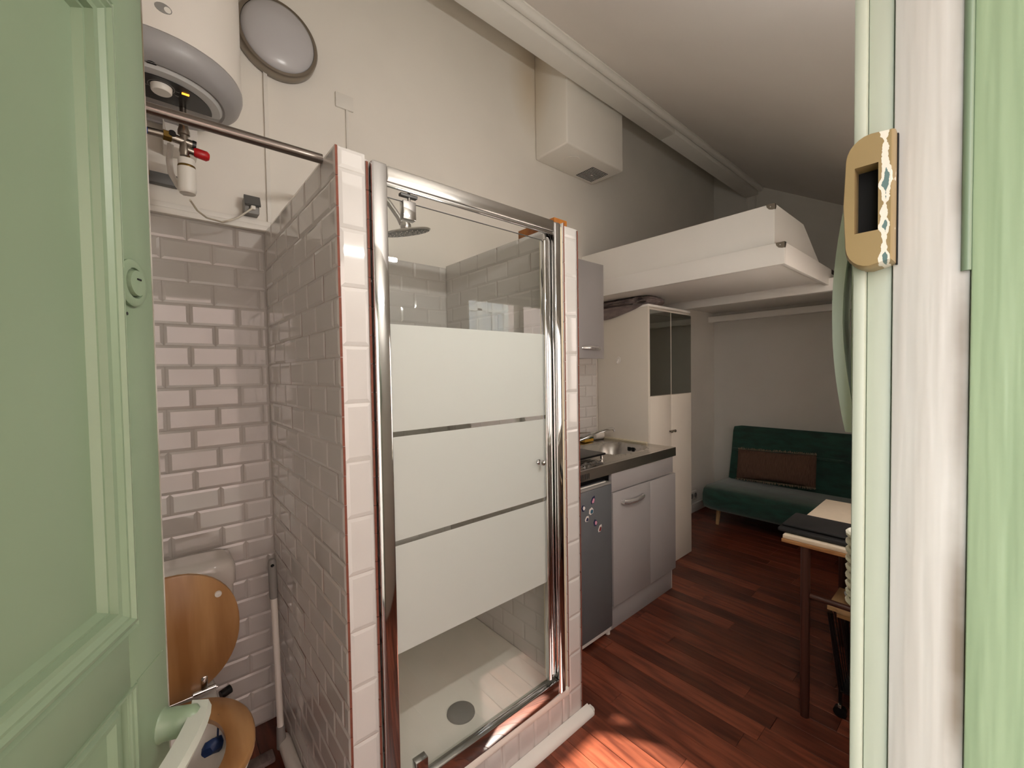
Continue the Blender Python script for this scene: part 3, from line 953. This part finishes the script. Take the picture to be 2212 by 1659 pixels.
# broom
br = thing('mop', 'grey and white mop leaning in the tiled corner', 'mop', (.33, 1.76, 0))
part('pole', 'plastic_white', br, lambda bm: tube(bm, [(.336, 1.758, .085), (.330, 1.772, .60)], .0115, 14))
part('grip', 'plastic_grey', br, lambda bm: tube(bm, [(.330, 1.772, .59), (.3297, 1.7725, .60), (.3285, 1.776, .728), (.3284, 1.7762, .738)], [.013, .0145, .0145, .010], 14))
part('connector', 'plastic_grey', br, lambda bm: tube(bm, [(.337, 1.755, .02), (.336, 1.758, .10)], [.017, .014], 14))
bx('mop_pad', 'taupe_fabric', br, .15, .310, 1.720, 1.772, .0015, .022, bev=.006)
part('hanging_hole', 'dark_gap', br, lambda bm: lathe(bm, [(.0005, 0), (.006, 0)], Matrix.Translation((.3265, 1.7612, .718)) @ Matrix.Rotation(PI/2, 4, 'X'), 12))
bm = B(); tube(bm, [(.350, 1.78, .030), (.349, 1.76, .028), (.345, 1.25, .0275), (.345, 1.16, .0275)], [.020, .0235, .0235, .0235], 18)
tag(obj('waste_pipe', bm, 'plastic_white'), 'white plastic waste pipe lying along the tiled partition', 'pipe')

# ================================================================== VENT BOX
vb = thing('vent_duct', 'white boxed ventilation duct on back wall with dark grille underneath', 'vent', (2.22, 1.82, 2.8))
bm = B(); box(bm, 1.93, 2.51, 1.682, 1.9553, 2.80, 3.50, bev=.012, seg=3); obj('duct_casing', bm, 'wall_back_paint', vb)
gr = bx('grille_plate', 'dark_gap', vb, 2.290, 2.456, 1.772, 1.920, 2.7975, 2.8015, bev=0)
for i in range(12):
    y = 1.776+i*.0128
    bx('slat', 'plastic_white', gr, 2.290, 2.456, y-.0009, y+.0009, 2.7945, 2.7985, bev=0)
bx('grille_stud', 'plastic_white', gr, 2.366, 2.378, 1.842, 1.852, 2.793, 2.797, bev=.001)
part('round_patch', 'wall_paint', vb, lambda bm: lathe(bm, [(.052, 2.7995), (.052, 2.797), (.046, 2.7965), (.0005, 2.7965)], Matrix.Translation((2.11, 1.80, 0)), 28))

# ================================================================== KITCHEN
wc = thing('wall_cabinet', 'grey wall cabinet with curved handle above the sink', 'cabinet', (1.95, 1.8, 1.5))
bx('body', 'cab_side_white', wc, 1.62, 2.226, 1.668, 1.9495, 1.512, 2.108, bev=.002)
for x0, x1 in ((1.62, 1.920), (1.923, 2.228)):
    d = bx('door', 'cab_grey', wc, x0, x1, 1.648, 1.667, 1.508, 2.111, bev=.002)
    if x0 > 1.9:
        part('handle', 'handle_silver', d, lambda bm: tube(bm, [(2.005, 1.648, 1.572), (2.02, 1.634, 1.573), (2.07, 1.627, 1.574), (2.135, 1.628, 1.574), (2.165, 1.634, 1.573), (2.175, 1.648, 1.572)], [.007, .009, .0105, .0105, .009, .007], 12, flat=(1.2, .7)))
fg = thing('fridge', 'dark grey under counter fridge with stickers on door', 'fridge', (1.6, 1.6, 0))
bx('body', 'fridge_dark', fg, 1.365, 1.855, 1.375, 1.90, .03, .838, bev=.004)
fd = bx('door', 'fridge_grey', fg, 1.362, 1.857, 1.332, 1.373, .045, .822, bev=.006)
bx('door_cap', 'plastic_grey', fd, 1.362, 1.857, 1.334, 1.374, .822, .834, bev=.003)
bx('grip_recess', 'cab_side_white', fd, 1.62, 1.83, 1.350, 1.362, .832, .838, bev=.002)
bx('base_strip', 'cab_side_white', fg, 1.365, 1.855, 1.340, 1.375, .022, .042, bev=.002)
for fx in (1.385, 1.838):
    part('foot', 'cab_side_white', fg, lambda bm: tube(bm, [(fx, 1.352, .001), (fx, 1.352, .03)], .012, 10))
# stickers on the fridge door
def px_on(y, u, v):
    r = CR @ Vector(((u-1106)/900, -(v-829.5)/900, -1)); t = y/r.y
    return (r.x*t, 1.43+r.z*t)
MG = [('navy and pink paper sticker, topmost on the fridge door', 1281, 1080, .013, .030, .5, 'mag_navy', 'mag_pink'),
      ('black and white sticker next to the tiled shower corner', 1260, 1098, .014, .022, -.5, 'mag_navy', 'mag_white'),
      ('teal sticker with white border in middle of fridge door', 1277, 1104, .018, .024, .1, 'mag_white', 'mag_teal'),
      ('white and grey sticker below the teal fridge sticker', 1268, 1121, .013, .022, .6, 'mag_white', 'mag_navy'),
      ('pink sticker with dark corner low on the fridge door', 1286, 1129, .014, .024, -.4, 'mag_navy', 'mag_pink'),
      ('dark red sticker, lowest on the fridge door', 1296, 1141, .012, .028, .5, 'mag_white', 'mag_red')]
for lab, u, v, hw, hh, rot, m1, m2 in MG:
    cx_, cz_ = px_on(1.332, u, v)
    k = thing('sticker', lab, 'sticker', (cx_, 1.331, cz_), group='stickers on the fridge door')
    hh *= .78
    R_ = Matrix.Translation((cx_, 0, cz_)) @ Matrix.Rotation(rot, 4, 'Y')
    def shp(bm, s, y0, y1, ox=0, oz=0):
        pts = [(-hw, -hh*.6), (-hw*.3, -hh), (hw, -hh*.55), (hw*.8, hh*.5), (hw*.1, hh), (-hw*.9, hh*.5)]
        prism(bm, [R_ @ Vector((p[0]*s+ox, y0, p[1]*s+oz)) for p in pts], (0, y1-y0, 0))
    part('sticker_back', m1, k, lambda bm: shp(bm, 1, 1.3305, 1.3318), 0)
    part('sticker_print', m2, k, lambda bm: shp(bm, .62, 1.3299, 1.3306, hw*.22, -hh*.12), 0)
# sink unit
su = thing('sink_cabinet', 'taupe grey sink base cabinet with curved chrome handle', 'cabinet', (2.2, 1.6, 0))
bx('body', 'cab_side_white', su, 1.872, 2.520, 1.362, 1.92, .02, .770, bev=.002)
bx('fascia', 'cab_grey', su, 1.868, 2.528, 1.340, 1.361, .770, .872, bev=.002)
d = bx('door', 'cab_grey', su, 1.870, 2.245, 1.334, 1.354, .140, .766, bev=.002)
part('handle', 'handle_silver', d, lambda bm: tube(bm, [(1.948, 1.334, .706), (1.952, 1.318, .706), (1.985, 1.311, .700), (2.05, 1.307, .697), (2.115, 1.311, .698), (2.150, 1.318, .700), (2.155, 1.334, .700)], [.008, .011, .0125, .013, .0125, .011, .008], 12, flat=(1.25, .7)))
bx('blank_panel', 'cab_grey', su, 2.2465, 2.550, 1.334, 1.354, .140, .763, bev=.002)
bx('plinth', 'cab_grey', su, 1.868, 2.538, 1.358, 1.372, .0, .136, bev=.001)
bx('plinth_end', 'cab_side_white', su, 2.5385, 2.545, 1.358, 1.372, .0, .136, bev=0)
# counter with bowl
ct = thing('sink_counter', 'stainless steel sink counter with oval bowl', 'counter', (1.95, 1.6, .875))
def counter(bm):
    X0, X1, Y0, Y1, ZT = 1.335, 2.552, 1.332, 1.935, .930
    nx, ny = 110, 60
    def h(x, y):
        z = ZT
        ax, ay = abs(x-2.27)/.225, abs(y-1.625)/.195
        q = (ax**3+ay**3)**(1/3)
        if q < 1:
            t = min(1, (1-q)/.42)
            z -= .14*(t*t*(3-2*t))
        # raised rim round the edge
        e = min(x-X0, X1-x, y-Y0, Y1-y)
        if e > .025 and q >= 1:
            z -= .006*min(1, (e-.025)/.012)
        if q >= 1 and x < 1.95 and e > .05:
            z += .0022*math.sin((y-1.4)*190)
        return z
    g = [[bm.verts.new((X0+(X1-X0)*i/nx, Y0+(Y1-Y0)*j/ny, h(X0+(X1-X0)*i/nx, Y0+(Y1-Y0)*j/ny))) for j in range(ny+1)] for i in range(nx+1)]
    for i in range(nx):
        for j in range(ny):
            bm.faces.new((g[i][j], g[i+1][j], g[i+1][j+1], g[i][j+1]))
    bo = [g[i][0] for i in range(nx+1)]+[g[nx][j] for j in range(1, ny+1)]+[g[i][ny] for i in range(nx-1, -1, -1)]+[g[0][j] for j in range(ny-1, 0, -1)]
    lo = [bm.verts.new((v.co.x, v.co.y, .875)) for v in bo]
    for i in range(len(bo)):
        j = (i+1) % len(bo)
        bm.faces.new((bo[i], bo[j], lo[j], lo[i]))
ctop = part('worktop', 'steel', ct, counter, 35)
for i in range(6):
    xx = 1.600+i*.0125
    bx('vent_slot', 'dark_gap', ctop, xx, xx+.004, 1.3312, 1.333, .884, .912, bev=0)
for yy in (1.580, 1.591, 1.610, 1.621):
    bx('overflow_slot', 'dark_gap', ctop, 2.452, 2.466, yy, yy+.006, .882, .906, bev=0)
bx('upstand', 'plaster_patch', ct, 2.530, 2.549, 1.53, 1.93, .929, .940, bev=.002)
# faucet
fa = thing('faucet', 'chrome kitchen mixer tap with long curved spout', 'faucet', (2.06, 1.85, .925))
part('body', 'chrome', fa, lambda bm: lathe(bm, [(.026, .925), (.024, .935), (.021, .94), (.021, .975), (.023, .98), (.020, .995), (.0005, .998)], Matrix.Translation((2.06, 1.85, 0)), 20))
part('spout', 'chrome', fa, lambda bm: tube(bm, [(2.07, 1.835, .948), (2.13, 1.815, .958), (2.22, 1.795, .980), (2.32, 1.775, 1.006), (2.40, 1.762, 1.019), (2.448, 1.753, 1.021), (2.466, 1.750, 1.016), (2.470, 1.750, .998)], [.012, .0115, .011, .0105, .0105, .0105, .011, .011], 12))
part('lever', 'chrome', fa, lambda bm: tube(bm, [(2.06, 1.845, .994), (2.10, 1.835, 1.008), (2.18, 1.815, 1.014), (2.265, 1.80, 1.010)], [.010, .009, .008, .004], 10, flat=(.7, 1.3)))
bm = B(); box(bm, 2.285, 2.385, 1.860, 1.915, .9275, .950, bev=.006); sp1 = obj('sponge', bm, 'sponge_yellow')
tag(sp1, 'yellow scouring sponge with green pad behind the tap', 'sponge')
bx('scouring_pad', 'sponge_green', sp1, 2.285, 2.385, 1.860, 1.915, .9502, .960, bev=.003)
bm = B(); tube(bm, [(2.42, 1.898, .958), (2.43, 1.898, .958), (2.515, 1.890, .957), (2.524, 1.889, .957)], [.010, .030, .030, .022], 18); bt = obj('soap_bottle', bm, 'plastic_white')
tag(bt, 'white plastic bottle lying at the back of the sink counter', 'bottle')
part('cap', 'light_wood', bt, lambda bm: tube(bm, [(2.400, 1.899, .958), (2.422, 1.898, .958)], .012, 12))
# black tray and folded foil
tk = thing('hob_lid', 'black folding hob lid lying on the sink counter', 'hob lid', (1.66, 1.62, .93))
part('lid_panel', 'black_plastic', tk, lambda bm: box(bm, 1.40, 1.955, 1.440, 1.86, .950, .962, bev=.003))
for xx, yy in ((1.935, 1.455), (1.42, 1.455), (1.935, 1.845), (1.42, 1.845)):
    part('lid_foot', 'satin_chrome', tk, lambda bm: tube(bm, [(xx, yy, .9275), (xx, yy, .950)], .008, 8))
fo = B()
for i in range(14):
    for j in range(6):
        pass
n1, n2 = 20, 8
g = [[fo.verts.new((1.56+.30*i/n1, 1.362+.070*j/n2, .9285+random.uniform(0, .014)*(1 if 0 < i < n1 and 0 < j < n2 else .1))) for j in range(n2+1)] for i in range(n1+1)]
for i in range(n1):
    for j in range(n2):
        fo.faces.new((g[i][j], g[i+1][j], g[i+1][j+1], g[i][j+1]))
bmesh.ops.solidify(fo, geom=fo.faces[:], thickness=.001)
tag(obj('foil_sheet', fo, 'chrome', smooth=25), 'crumpled silver foil on the counter in front of black lid', 'foil')

# wardrobe
wd = thing('wardrobe', 'tall white wardrobe with mirrored upper doors beside the sink', 'wardrobe', (2.86, 1.74, 0))
bx('side_panel', 'ward_white', wd, 2.553, 2.571, 1.5265, 1.9495, 0, 1.862, bev=.001)
bx('side_panel', 'ward_white', wd, 3.150, 3.168, 1.5465, 1.9495, 0, 1.862, bev=.001)
bx('carcass', 'ward_white', wd, 2.572, 3.149, 1.5485, 1.945, .0, 1.860, bev=0)
bx('top_panel', 'loft_white', wd, 2.552, 3.150, 1.522, 1.9495, 1.8625, 1.8785, bev=.002)
for x0, x1, kx in ((2.573, 2.8575, 2.835), (2.8615, 3.168, 2.884)):
    d = bx('door', 'ward_white', wd, x0, x1, 1.5265, 1.5455, .004, 1.2485, bev=.0015)
    part('knob', 'nickel', d, lambda bm: lathe(bm, [(.0005, .026), (.009, .024), (.011, .018), (.007, .010), (.005, 0)], Matrix.Translation((kx, 1.5265, .984)) @ Matrix.Rotation(PI/2, 4, 'X'), 14))
    md = bx('mirror_door', 'ward_white', wd, x0, x1, 1.5275, 1.5455, 1.2505, 1.845, bev=.001)
    bx('mirror_glass', 'mirror', md, x0+.003, x1-.003, 1.5262, 1.5274, 1.2525, 1.843, bev=0)
hk = thing('wall_hook', 'small white oval hook on side of wardrobe', 'hook', (2.54, 1.76, 1.48))
part('plate', 'plastic_white', hk, lambda bm: lathe(bm, [(.020, 0), (.019, .004), (.0005, .006)], Matrix.Translation((2.5525, 1.762, 1.505)) @ Matrix.Rotation(-PI/2, 4, 'Y') @ Matrix.Diagonal((1.25, 1, 1, 1)), 20))
part('hook_arm', 'plastic_white', hk, lambda bm: tube(bm, [(2.549, 1.762, 1.512), (2.540, 1.762, 1.492), (2.532, 1.760, 1.480), (2.526, 1.758, 1.486), (2.526, 1.757, 1.498)], .0045, 8))
# fabric bundle
fb = thing('folded_fabric', 'crumpled taupe fabric bundle stuffed on top of wardrobe', 'fabric', (2.62, 1.7, 1.879))
def fab(bm):
    n, m = 90, 56
    rn = random.Random(3)
    ph = [rn.uniform(0, 6.28) for _ in range(12)]
    g = []
    for i in range(n+1):
        t = i/n
        yc = 1.945-.45*t
        row = []
        knot = math.exp(-((t-.72)/.10)**2)
        wx = .072+.035*knot*.2+.03*(t > .8)
        h = .030+.012*math.sin(3*t)
        for j in range(m):
            a = 2*PI*j/m
            fold = .05*math.sin(17*a+9*t+ph[0])+.06*math.sin(11*a-22*t*(t > .5)+ph[1])+.05*knot*math.sin(13*a+70*t+ph[2])+.10*math.sin(9*a+4*t*2+1.5*math.sin(6*t))+.07*math.sin(5*a-3+7*t)+.10*knot*math.sin(7*a+30*t)+.05*knot*math.sin(60*t)
            k = 1+fold
            if t > .9:
                k *= max(.25, 1-(t-.9)*6)
            row.append(Vector((2.622+.10*max(0, t-.55)*2*.6+wx*k*math.cos(a), yc, 1.907+h*k*math.sin(a))))
        for p in row:
            p.z = min(1.9385, max(p.z, 1.8795))
        g.append(row)
    rings(bm, g)
part('bundle', 'taupe_fabric', fb, fab, 70)
def flap(bm):
    n = 24
    up, lo = [], []
    for i in range(n+1):
        t = i/n
        y = 1.90-.35*t
        up.append((2.548-.002*math.sin(9*t), y, 1.884))
        lo.append((2.545-.006*math.sin(7*t), y+.02*(1-t), 1.884-.080*(1-t**2.2)-.004*math.sin(8*t)))
    prism(bm, [Vector(p) for p in up]+[Vector(p) for p in reversed(lo)], (-.004, 0, 0))
part('hanging_flap', 'taupe_fabric', fb, flap, 60)

# ================================================================== LOFT BED
lf = thing('loft_bed', 'white built in loft bed platform under the sloping ceiling', 'loft bed', (3.4, 1.3, 1.9))
bx('lower_board', 'loft_white', lf, 2.350, 2.372, .667, 1.9545, 1.940, 2.046, bev=.002)
bx('lower_end_board', 'loft_white', lf, 2.3725, 3.26, .667, .689, 1.940, 2.046, bev=.002)
bx('underside', 'loft_white', lf, 2.3725, 3.10, .6895, 1.9545, 1.946, 1.962, bev=.001)
bx('deck', 'loft_white', lf, 2.3725, XR-.003, .6895, 1.9545, 2.020, 2.038, bev=.001)
bx('upper_board', 'loft_white', lf, 2.384, 2.402, .720, 1.9545, 2.0465, 2.255, bev=.002)
bm = B(); prism(bm, [(2.4025, .7205, 2.0465), (3.30, .7205, 2.0465), (3.17, .7205, 2.110), (2.874, .7205, 2.256), (2.4025, .7205, 2.255)], (0, .018, 0)); obj('upper_end_board', bm, 'loft_white', lf)
bx('joist', 'loft_white', lf, 3.20, 3.26, .105, 1.9545, 1.905, 1.985, bev=.003)
bx('ledger', 'loft_white', lf, 4.44, 4.50, .105, 1.9545, 1.918, 1.976, bev=.003)
for (x_, y_, z_) in ((2.350, .667, 2.047), (2.384, .720, 2.256)):
    br_ = part('corner_bracket', 'nickel', lf, lambda bm: (prism(bm, [Vector((x_-.0016, y_+.038*q, z_-.030*p)) for q, p in ((0, 0), (1, 0), (.92, .45), (.65, .85), (.25, 1), (0, 1))], (.0014, 0, 0)), prism(bm, [Vector((x_+.022*q, y_-.0016, z_-.030*p)) for q, p in ((0, 0), (1, 0), (.9, .5), (.6, .9), (.2, 1), (0, 1))], (0, .0014, 0))))
    part('screw', 'chrome', br_, lambda bm: lathe(bm, [(.0035, 0), (.0030, .001), (.0005, .0015)], Matrix.Translation((x_-.0016, y_+.018, z_-.014)) @ Matrix.Rotation(-PI/2, 4, 'Y'), 10))
mt_ = B(); box(mt_, 2.42, XR-.01, .76, 1.94, 2.040, 2.15, bev=.03, seg=3)
tag(obj('mattress', mt_, 'taupe_fabric'), 'thin mattress lying on the loft bed platform', 'mattress')
# pipes on the end wall
for i, (yy, lab) in enumerate(((1.632, 'thin grey conduit on end wall nearer the back corner'), (1.545, 'thin grey conduit on end wall under the beam end'))):
    bm = B(); box(bm, XR-.012, XR-.0005, yy-.006, yy+.006, 2.04, 3.16, bev=.002)
    tag(obj('conduit', bm, 'wall_grey'), lab, 'conduit', group='conduits on the end wall')

# ================================================================== SOFA
so = thing('sofa', 'dark green velvet sofa bed with light wooden legs', 'sofa', (4.1, 1.0, 0))
def sseat(bm):
    rs = []
    n = 24
    prof = [(4.40, .16), (3.86, .145), (3.80, .165), (3.775, .22), (3.775, .30), (3.80, .345), (3.87, .365), (4.30, .35), (4.42, .34)]
    for i in range(n+1):
        t = i/n
        y = .13+(1.725-.13)*t
        k = 1
        if t < .04: k = .93+.07*t/.04
        if t > .96: k = .93+.07*(1-t)/.04
        c = (4.08, .25)
        rs.append([Vector((c[0]+(px-c[0])*k, y, c[1]+(pz-c[1])*k)) for px, pz in prof])
    rings(bm, rs)
    bmesh.ops.subdivide_edges(bm, edges=[e for e in bm.edges if abs(e.verts[0].co.y-e.verts[1].co.y) < .001], cuts=1)
part('seat', 'sofa_green', so, sseat, 60)
def sback(bm):
    rs = []
    n = 24
    prof = [(4.31, .34), (4.38, .60), (4.425, .82), (4.455, .862), (4.52, .855), (4.535, .82), (4.50, .55), (4.44, .33)]
    for i in range(n+1):
        t = i/n
        y = .13+(1.70-.13)*t
        k = 1
        if t < .03: k = .95+.05*t/.03
        if t > .97: k = .95+.05*(1-t)/.03
        c = (4.43, .6)
        rs.append([Vector((c[0]+(px-c[0])*k, y, c[1]+(pz-c[1])*k)) for px, pz in prof])
    rings(bm, rs)
part('backrest', 'sofa_green', so, sback, 60)
part('seam_ridge', 'sofa_green', so, lambda bm: tube(bm, [(4.376, .14, .635), (4.376, 1.690, .635)], .012, 8))
for yy in (.22, 1.63):
    for xx, s in ((3.92, -1), (4.42, 1)):
        part('leg', 'light_wood', so, lambda bm: tube(bm, [(xx+s*.012, yy+.012*(1 if yy > 1 else -1), .0005), (xx, yy, .165)], [.014, .021], 12))
cu = thing('cushion', 'brown fringed rectangular cushion leaning on the green sofa', 'cushion', (4.25, 1.28, .37))
CM = Matrix.Translation((4.265, 1.285, .530)) @ Matrix.Rotation(math.radians(-17), 4, 'Y') @ Matrix.Rotation(math.radians(-2.5), 4, 'X')
CM = Matrix.Translation((4.265, 1.285, .530)) @ Matrix.Rotation(math.radians(17), 4, 'Y') @ Matrix.Rotation(math.radians(-2.5), 4, 'X')
def cush(bm):
    nu, nv = 30, 16
    def P(u, v, s):
        e = max(0, (1-abs(u)**2.6)*(1-abs(v)**2.6))**.45
        pin = 1-.05*(1-abs(u))*(abs(v) > .8)
        return CM @ Vector((s*.055*e, u*.315, v*.138*pin))
    for s in (-1, 1):
        g = [[bm.verts.new(P(-1+2*i/nu, -1+2*j/nv, s)) for j in range(nv+1)] for i in range(nu+1)]
        for i in range(nu):
            for j in range(nv):
                bm.faces.new((g[i][j], g[i+1][j], g[i+1][j+1], g[i][j+1]))
    bmesh.ops.remove_doubles(bm, verts=bm.verts, dist=1e-5)
part('cover', 'cushion_brown', cu, cush, 70)
def fringe(bm):
    for i in range(110):
        u = -.315+.63*i/109
        for v, sg in ((.138, 1), (-.138, -1)):
            a = CM @ Vector((random.uniform(-.004, .004), u, v))
            b = CM @ Vector((random.uniform(-.012, .012), u+random.uniform(-.006, .006), v+sg*random.uniform(.010, .022)))
            tube(bm, [a, b], .0022, 4)
fr_ = part('fringe', 'fringe', cu, fringe, 0)
fr_['kind'] = 'stuff'
# socket near sofa
ws = thing('wall_socket', 'white double wall socket above baseboard beside the sofa', 'socket', (4.15, 1.95, .2))
bx('cover_plate', 'plastic_white', ws, 3.98, 4.13, 1.930, 1.9553, .13, .215, bev=.004)
for xx in (4.018, 4.092):
    part('outlet_face', 'plastic_grey', ws, lambda bm: lathe(bm, [(.026, 0), (.025, .002), (.018, .0025), (.0005, -.0005)], Matrix.Translation((xx, 1.9297, .172)) @ Matrix.Rotation(PI/2, 4, 'X'), 18))

# ================================================================== TABLE, CART
tbx = thing('table', 'small cream table with brown tubular legs under the window', 'table', (2.3, .33, 0))
bx('table_top', 'table_top', tbx, 1.972, 2.668, .107, .563, .722, .737, bev=.002)
bx('edge_band', 'edge_wood', tbx, 1.968, 2.672, .103, .567, .706, .7215, bev=.003)
for xx in (1.990, 2.645):
    for yy in (.130, .487):
        part('leg', 'dark_leg', tbx, lambda bm: tube(bm, [(xx, yy, .0005), (xx, yy, .704)], .0165, 16))
    part('stretcher', 'dark_leg', tbx, lambda bm: tube(bm, [(xx, .147, .507), (xx, .470, .507)], .011, 12))
lp = thing('laptop_sleeve', 'black padded sleeve lying across the cream table', 'sleeve', (2.1, .35, .737))
bx('sleeve_body', 'black_fabric', lp, 1.995, 2.215, .12, .590, .7385, .757, bev=.008, seg=3)
bx('sleeve_flap', 'black_fabric', lp, 2.02, 2.213, .12, .580, .7575, .770, bev=.006, seg=3)
ca = thing('rolling_cart', 'small wire cart with pale wooden top under the table', 'cart', (2.15, .27, 0))
bm = B(); box(bm, 2.035, 2.330, .115, .432, .436, .450, bev=.0)
es = [e for e in bm.edges if abs(e.verts[0].co.z-e.verts[1].co.z) > .005]
bmesh.ops.bevel(bm, geom=es, offset=.04, segments=5, affect='EDGES')
obj('cart_top', bm, 'light_wood', ca)
for i in range(9):
    t = i/8
    part('wire', 'black_plastic', ca, lambda bm: tube(bm, [(2.045, .13+.285*t, .436), (2.085, .17+.205*t, .11)], .0022, 6))
for i in range(7):
    t = i/6
    part('wire', 'black_plastic', ca, lambda bm: tube(bm, [(2.06+.25*t, .425, .436), (2.10+.17*t, .385, .11)], .0022, 6))
for xx, yy in ((2.055, .418), (2.31, .418), (2.055, .13), (2.31, .13)):
    bxm, bym = (2.093 if xx < 2.2 else 2.27), (.390 if yy > .2 else .165)
    part('leg', 'black_plastic', ca, lambda bm: tube(bm, [(xx, yy, .436), (bxm, bym, .11), (bxm, bym, .05)], [.010, .007, .006], 8))
    cs = part('caster', 'black_plastic', ca, lambda bm: tube(bm, [(bxm-.011, bym, .0225), (bxm+.011, bym, .0225)], .022, 18))
    part('caster_fork', 'satin_chrome', cs, lambda bm: box(bm, bxm-.013, bxm+.013, bym-.006, bym+.006, .040, .055, bev=.002))
bx('base_ring', 'black_plastic', ca, 2.085, 2.275, .165, .39, .105, .113, bev=.002)
bm = B(); lathe(bm, [(.0005, .4515), (.030, .4515), (.05, .475), (.062, .505), (.059, .505), (.046, .475), (.028, .456), (.0005, .456)], Matrix.Translation((2.135, .325, 0)), 28)
tag(obj('small_bowl', bm, 'bowl_white'), 'grey white bowl on the pale cart top under table', 'bowl')
